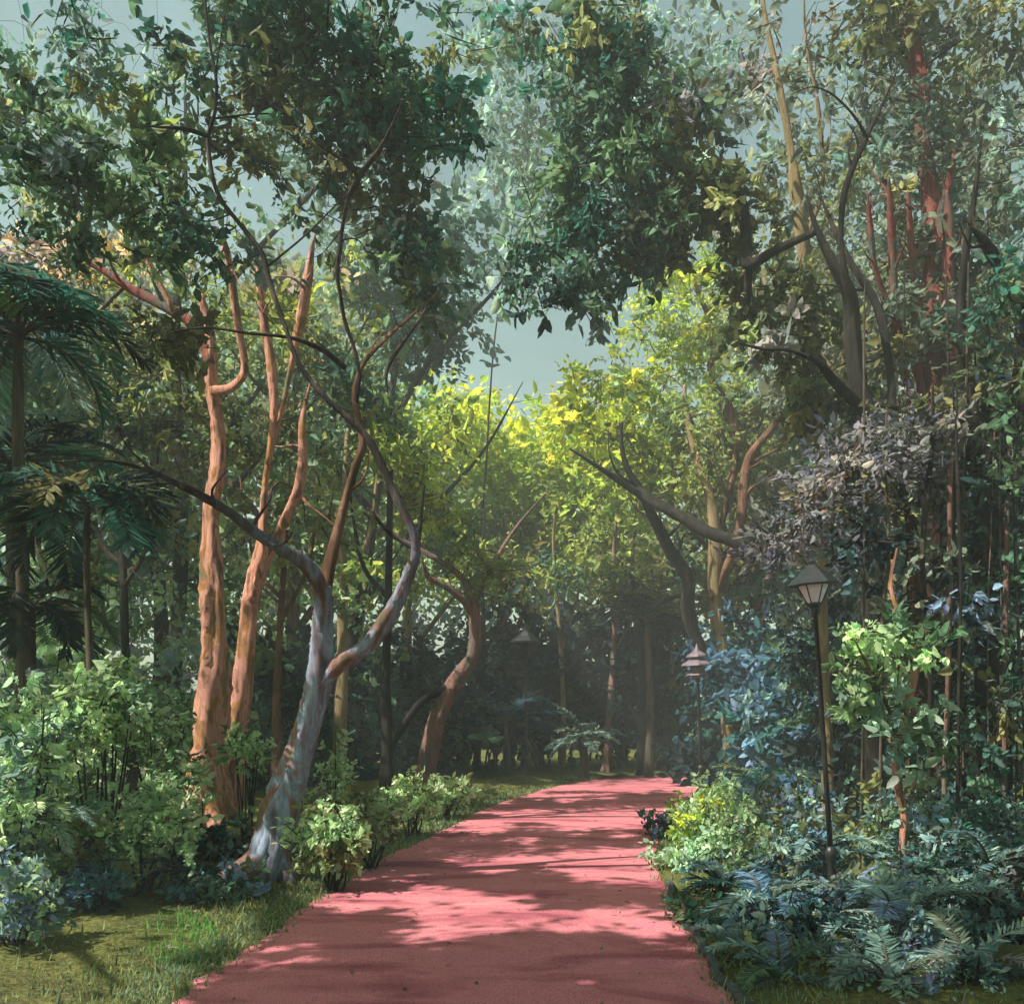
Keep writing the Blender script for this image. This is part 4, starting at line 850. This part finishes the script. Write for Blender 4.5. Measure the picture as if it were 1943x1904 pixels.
#==================================================================== LAMP POSTS
def lathe(prof, seg=16, c=(0, 0, 0)):
    V = []; Fl = []; n = len(prof)
    for r, z in prof:
        for j in range(seg):
            a = 2*math.pi*(j+.5)/seg; V.append([c[0]+r*math.cos(a), c[1]+r*math.sin(a), c[2]+z])
    for i in range(n-1):
        for j in range(seg): Fl.append((i*seg+j, i*seg+(j+1) % seg, (i+1)*seg+(j+1) % seg, (i+1)*seg+j))
    Fl.append(tuple(range(seg-1, -1, -1))); Fl.append(tuple((n-1)*seg+j for j in range(seg)))
    return V, Fl
def lobj(name, prof, seg, mat, parent, smooth=True):
    V, Fl = lathe(prof, seg)
    me = bpy.data.meshes.new(name); me.from_pydata(V, [], Fl); me.materials.append(mat)
    if smooth:
        for p in me.polygons: p.use_smooth = len(p.vertices) == 4
    o = bpy.data.objects.new(name, me); col.objects.link(o); o.parent = parent; return o
def lamp(loc, h, label, lean=(0, 0), tiers=False, glass=None, body=None, s=1.0, roof=1.0):
    root = tag(empty('street_lamp', loc), label, 'street lamp')
    root.rotation_euler = (lean[1], lean[0], 0.3)
    bd = body or M_METAL
    lobj('base', [(0.11*s, -0.1), (0.11*s, 0.05), (0.08*s, 0.09), (0.055*s, 0.14), (0.05*s, 0.50), (0.065*s, 0.53), (0.065*s, 0.57), (0.038*s, 0.62)], 14, M_METAL, root)
    zl = h-0.46*s
    lobj('pole', [(0.032*s, 0.5), (0.030*s, zl*0.5), (0.027*s, zl-0.1), (0.045*s, zl-0.09), (0.05*s, zl-0.04), (0.03*s, zl)], 12, M_METAL, root)
    if tiers:
        lan = lobj('lantern', [(0.05*s, zl), (0.13*s, zl+.10*s), (0.13*s, zl+.22*s), (0.11*s, zl+.25*s)], 8, glass or M_GLASS, root, False)
        lobj('cap', [(0.28*s, zl+.22*s), (0.27*s, zl+.25*s), (0.13*s, zl+.33*s), (0.12*s, zl+.33*s), (0.12*s, zl+.38*s), (0.19*s, zl+.37*s), (0.18*s, zl+.40*s), (0.05*s, zl+.48*s), (0.012, zl+.60*s)], 8, bd, lan, False)
        lobj('skirt', [(0.05*s, zl+.02*s), (0.20*s, zl+.05*s), (0.19*s, zl+.08*s), (0.07*s, zl+.10*s)], 8, bd, lan, False)
    else:
        lan = lobj('lantern', [(0.055*s, zl), (0.085*s, zl+.03*s), (0.165*s, zl+.20*s), (0.175*s, zl+.25*s), (0.12*s, zl+.36*s)], 6, glass or M_GLASS, root, False)
        V = []; Fl = []
        mb = MB()
        for j in range(6):
            a = 2*math.pi*(j+.5)/6
            mb.tube([[math.cos(a)*r, math.sin(a)*r, z, 0.007*s] for r, z in ((0.058*s, zl), (0.088*s, zl+.03*s), (0.168*s, zl+.20*s), (0.178*s, zl+.25*s), (0.125*s, zl+.36*s))], seg=5, k=2, lump=0)
        me_o = mesh_obj('frame', np.vstack(mb.V), mb.F, M_METAL); me_o.parent = lan
        lobj('cap', [(0.285*s*roof, zl+.215*s), (0.29*s*roof, zl+.23*s), (0.17*s, zl+.34*s), (0.06*s, zl+.44*s), (0.04*s, zl+.45*s), (0.045*s, zl+.49*s), (0.012*s, zl+.52*s), (0.008, zl+.57*s)], 6, M_METAL, lan, False)
        lobj('collar', [(0.06*s, zl-.03*s), (0.075*s, zl-.01*s), (0.075*s, zl+.01*s), (0.056*s, zl+.02*s)], 12, M_METAL, lan, False)
    return root
g = gnd(1584, VH+H*F/9.0)
lamp(tuple(g), 3.15, 'near black lamp post with a pale lantern and wide dark cap, rising from the ferns', lean=(-0.075, 0), s=0.78)
g = gnd(1332, VH+H*F/22)
lamp(tuple(g), 3.1, 'second lamp post with a small pinkish tiered lantern at the bend of the path', tiers=True, body=M_PINKLAMP, glass=M_PINKLAMP, s=1.25, lean=(-0.04, 0))
g = gnd(998, VH+H*F/26)
lamp(tuple(g), 3.9, 'far dark lamp post left of the path end, with a flat dark cap', glass=M_METAL, s=1.35, roof=1.1)

#==================================================================== UNSEEN TREES added to cast shade and dapples, on the left, above and behind
def bigtree(x, y, h, blobs, label, lean=(0, 0), n=70, per=90, cr=0.55, leaf=0.19, r=0.28):
    t = Tree('added_shade_tree', (x, y, 0), label)
    lx, ly = lean
    t.trunk([[x, y, -.1, r*1.2], [x+.1, y, h*.2, r*.9], [x+lx*.3, y+ly*.3, h*.4, r*.75], [x+lx*.7, y+ly*.7, h*.65, r*.5], [x+lx, y+ly, h*.85, r*.2]], B_DARK, flare=1.0)
    for (bx, by, bz, rx, ry, rz, nn) in blobs:
        t.limb([[x+lx*.35, y+ly*.35, h*.42, r*.45], [(x+bx)/2, (y+by)/2, (h*.45+bz)/2+.3, r*.3], [bx, by, bz, r*.08]], B_DARK)
        t.L.blob((bx, by, bz), (rx, ry, rz), nn, 'DG:3,MG:2,OL:1', per=per, cr=cr, leaf=leaf)
    t.twigs(30, B_DARK, .015, 6); t.crown(); return t
bigtree(-7.5, 3.0, 10, [(-7, 3, 8.5, 3, 3, 1.3, 130), (-4.2, 3.4, 8.2, 2.6, 2.8, 1.2, 130), (-6, 0.5, 8.8, 3, 2.5, 1.3, 90), (-1.5, 3.3, 8.4, 2.2, 2.4, 1.1, 110)],
        'unseen leafy tree added for shade, left of the camera, outside the view', lean=(1.5, .3))
bigtree(-9.5, 8.5, 11, [(-9, 8, 9, 3, 3, 1.4, 130), (-7.5, 6.2, 8.6, 2.4, 2.4, 1.2, 100), (-9, 11.5, 9.4, 3, 3, 1.4, 110), (-8, 4.5, 7.2, 2.0, 3, .8, 70)],
        'second unseen leafy tree added for shade, further along the left side, outside the view', lean=(.8, 0))
bigtree(-13, 15, 13, [(-12, 15, 11, 3.5, 3.5, 1.6, 120), (-10.5, 18, 10, 3, 3, 1.5, 100), (-12, 21, 10, 3, 3, 1.5, 90)],
        'third unseen leafy tree added for shade, far along the left side, outside the view')
bigtree(4.8, -3.5, 10, [(3.5, -1.5, 8.6, 3.4, 3.2, 1.3, 120), (6, -3, 8.8, 3, 3, 1.3, 80)],
        'unseen leafy tree added for shade, behind the camera on the right of the path', lean=(-.6, .8))

# planting that carries on past both sides of the view
for (x, y, z, w_, h_, pal, lab) in [
    (6.8, 9.5, 1.6, 1.3, 1.5, 'DT:2,DG:2,GB:1', 'dark bush just outside the right edge of the view, level with the near lamp post'),
    (9.2, 12.5, 2.2, 1.6, 2.0, 'DG:2,DT:1,MG:1', 'tall dark bush outside the right edge, behind the nearest one there'),
    (11.8, 16.5, 2.4, 2.0, 2.2, 'DG:2,DT:2', 'broad dark bush outside the right edge, furthest but one'),
    (14.5, 22.0, 2.6, 2.4, 2.4, 'DG:2,OL:1,DT:1', 'broad dull bush far outside the right edge'),
    (5.6, 7.0, 0.8, 1.1, 0.8, 'GB:2,DT:1', 'low blue green bush outside the lower right corner of the view'),
    (-7.6, 11.5, 1.8, 1.5, 1.7, 'MG:2,TG:1,DG:1', 'green bush just outside the left edge of the view'),
    (-10.5, 17.0, 2.2, 2.0, 2.1, 'DG:2,MG:1', 'broad green bush far outside the left edge')]:
    u_ = UC+x/y*F; v_ = VH-(z-H)/y*F
    shrub('bush', u_, v_, w_/y*F, h_/y*F, y, 42, pal, lab, leaf=.15, cr=.42, per=44, cat='bush', stems=7)
bgtree('grey_green_tree', 2260, 17, 200, [(2200,600,190,200,40,'GG:2,DG:1,OL:1'),(2330,850,200,190,40,'DG:2,GG:1'),(2240,1050,190,150,34,'DG:2,DT:1')],
       'grey green tree standing outside the right edge of the view', B_DARK, 44, cr=.8)
bgtree('dark_green_tree', 2650, 22, 300, [(2600,700,200,200,40,'DG:2,DO:1'),(2740,950,200,190,40,'DG:2,GG:1')],
       'dark green tree far outside the right edge of the view', B_DARK, 40, cr=.8)

#==================================================================== GRASS and fallen leaves
def grass():
    n = 150000
    # left lawn and verges, right margin
    u = rng.uniform(-60, 2000, n); v = 1344+H*F/rng.uniform(5.6, 26, n)**1.0
    d = H*F/(v-1344); x = (u-UC)/F*d; y = d
    pdist = path_dist(x, y); ins = in_path(x, y)
    keep = (~ins) & (rng.random(n) < np.where(x < 0, 1.0, 0.35)) | (ins & (pdist < 0.10) & (rng.random(n) < .5))
    x, y, u, v = x[keep], y[keep], u[keep], v[keep]; pdist = pdist[keep]; n = len(x)
    base = np.stack([x, y, np.full(n, -0.01)], 1)
    ln = rng.uniform(.035, .085, n)*np.where(rng.random(n) < .06, 2.0, 1.0)*(1+0.0*y)
    c = pick('OL:5,DO:2,MG:1', n)
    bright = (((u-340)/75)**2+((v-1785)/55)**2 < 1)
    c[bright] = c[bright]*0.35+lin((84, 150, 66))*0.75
    edge = pdist < 0.45
    c[edge] = c[edge]*.5+pick('TG:1,MG:1,OL:1', int(edge.sum()))*.5
    D = np.stack([rng.normal(size=n)*.45, rng.normal(size=n)*.45, np.ones(n)], 1)
    V, Fq, C = leaf_mesh(base, D, ln, rng.uniform(.008, .016, n)*(0.6+y/12), c)
    o = mesh_obj('grass', V, Fq, LEAF, colors=C); tag(o, 'short olive green grass on the lawn and the verges of the path', 'grass', kind='stuff')
grass()
def litter():
    n = 3200
    x = rng.uniform(-6, 6, n); y = rng.uniform(5.5, 26, n)
    pdist = path_dist(x, y); ins = in_path(x, y)
    k = (~ins) | (rng.random(n) < np.where(pdist < .5, .7, .2)); x, y = x[k], y[k]; n = len(x)
    D = np.stack([rng.normal(size=n), rng.normal(size=n), rng.normal(size=n)*.12], 1)
    c = pick('PK:2,OL:1,DO:1', n)*rng.uniform(.5, 1, (n, 1))
    V, Fq, C = leaf_mesh(np.stack([x, y, np.full(n, .042)], 1), D, rng.uniform(.03, .07, n), rng.uniform(.02, .035, n), c, nrm=np.tile(np.array([0, 0, 1.0]), (n, 1))*3)
    o = mesh_obj('fallen_leaves', V, Fq, LEAF, colors=C); tag(o, 'small dry leaves fallen along the path edges', 'fallen leaves', kind='stuff')
litter()

#==================================================================== HAZE
bm = bmesh.new(); bmesh.ops.create_cube(bm, size=1.0)
bmesh.ops.scale(bm, vec=(320, 320, 30), verts=bm.verts); bmesh.ops.translate(bm, vec=(0, 20, 13), verts=bm.verts)
me = bpy.data.meshes.new('haze'); bm.to_mesh(me); bm.free()
hm, nt, out = newmat('haze_air')
pv = nt.nodes.new('ShaderNodeVolumePrincipled'); pv.inputs['Density'].default_value = 0.0042
pv.inputs['Color'].default_value = (0.86, 0.95, 0.92, 1); pv.inputs['Anisotropy'].default_value = 0.0
nt.links.new(pv.outputs[0], out.inputs['Volume']); me.materials.append(hm)
ho = bpy.data.objects.new('haze', me); col.objects.link(ho); tag(ho, 'thin pale haze hanging between the trees', 'haze', kind='stuff')

#==================================================================== LIGHT, SKY, CAMERA
w = bpy.data.worlds.new('World'); scene.world = w; w.use_nodes = True
nt = w.node_tree; nt.nodes.clear()
sky = nt.nodes.new('ShaderNodeTexSky'); sky.sky_type = 'NISHITA'; sky.sun_disc = False
sky.sun_elevation = EL; sky.sun_rotation = math.atan2(SUN[0], SUN[1])
sky.air_density = 1.0; sky.dust_density = 3.0; sky.ozone_density = 1.0
mx = nt.nodes.new('ShaderNodeMix'); mx.data_type = 'RGBA'; mx.blend_type = 'MULTIPLY'; mx.inputs[0].default_value = 1.0
TINT = (0.90, 1.0, 0.66)
mx.inputs[7].default_value = (*TINT, 1)
bg = nt.nodes.new('ShaderNodeBackground'); bg.inputs['Strength'].default_value = 0.096
wo = nt.nodes.new('ShaderNodeOutputWorld')
nt.links.new(sky.outputs[0], mx.inputs[6])
tcw = nt.nodes.new('ShaderNodeTexCoord'); fcl = noise(nt, tcw.outputs['Generated'], 2.6, 5, .6, .6)
mrw = nt.nodes.new('ShaderNodeMapRange'); mrw.inputs[1].default_value = .38; mrw.inputs[2].default_value = .66; mrw.inputs[3].default_value = .86; mrw.inputs[4].default_value = 1.3
nt.links.new(fcl, mrw.inputs[0]); vmw = nt.nodes.new('ShaderNodeVectorMath'); vmw.operation = 'SCALE'
nt.links.new(mx.outputs[2], vmw.inputs[0]); nt.links.new(mrw.outputs[0], vmw.inputs['Scale']); nt.links.new(vmw.outputs[0], bg.inputs['Color']); nt.links.new(bg.outputs[0], wo.inputs['Surface'])

sl = bpy.data.lights.new('sun', 'SUN'); sl.energy = 5.0; sl.angle = math.radians(0.5); sl.color = (1.0, 0.93, 0.85)
so = bpy.data.objects.new('sun', sl); col.objects.link(so)
so.rotation_euler = Vector(SUN).to_track_quat('Z', 'Y').to_euler()

cam = bpy.data.cameras.new('camera'); co = bpy.data.objects.new('camera', cam); col.objects.link(co)
co.location = (0, 0, H); co.rotation_euler = (math.radians(90), 0, 0)
cam.sensor_width = 36; cam.lens = 36*F/1943; cam.shift_y = (VH-952)/1943; cam.clip_end = 2000
scene.camera = co
scene.render.engine = 'CYCLES'
scene.view_settings.view_transform = 'Standard'; scene.view_settings.look = 'None'
scene.view_settings.exposure = 1.1; scene.view_settings.gamma = 1.0
scene.render.resolution_x = 1024; scene.render.resolution_y = 1003
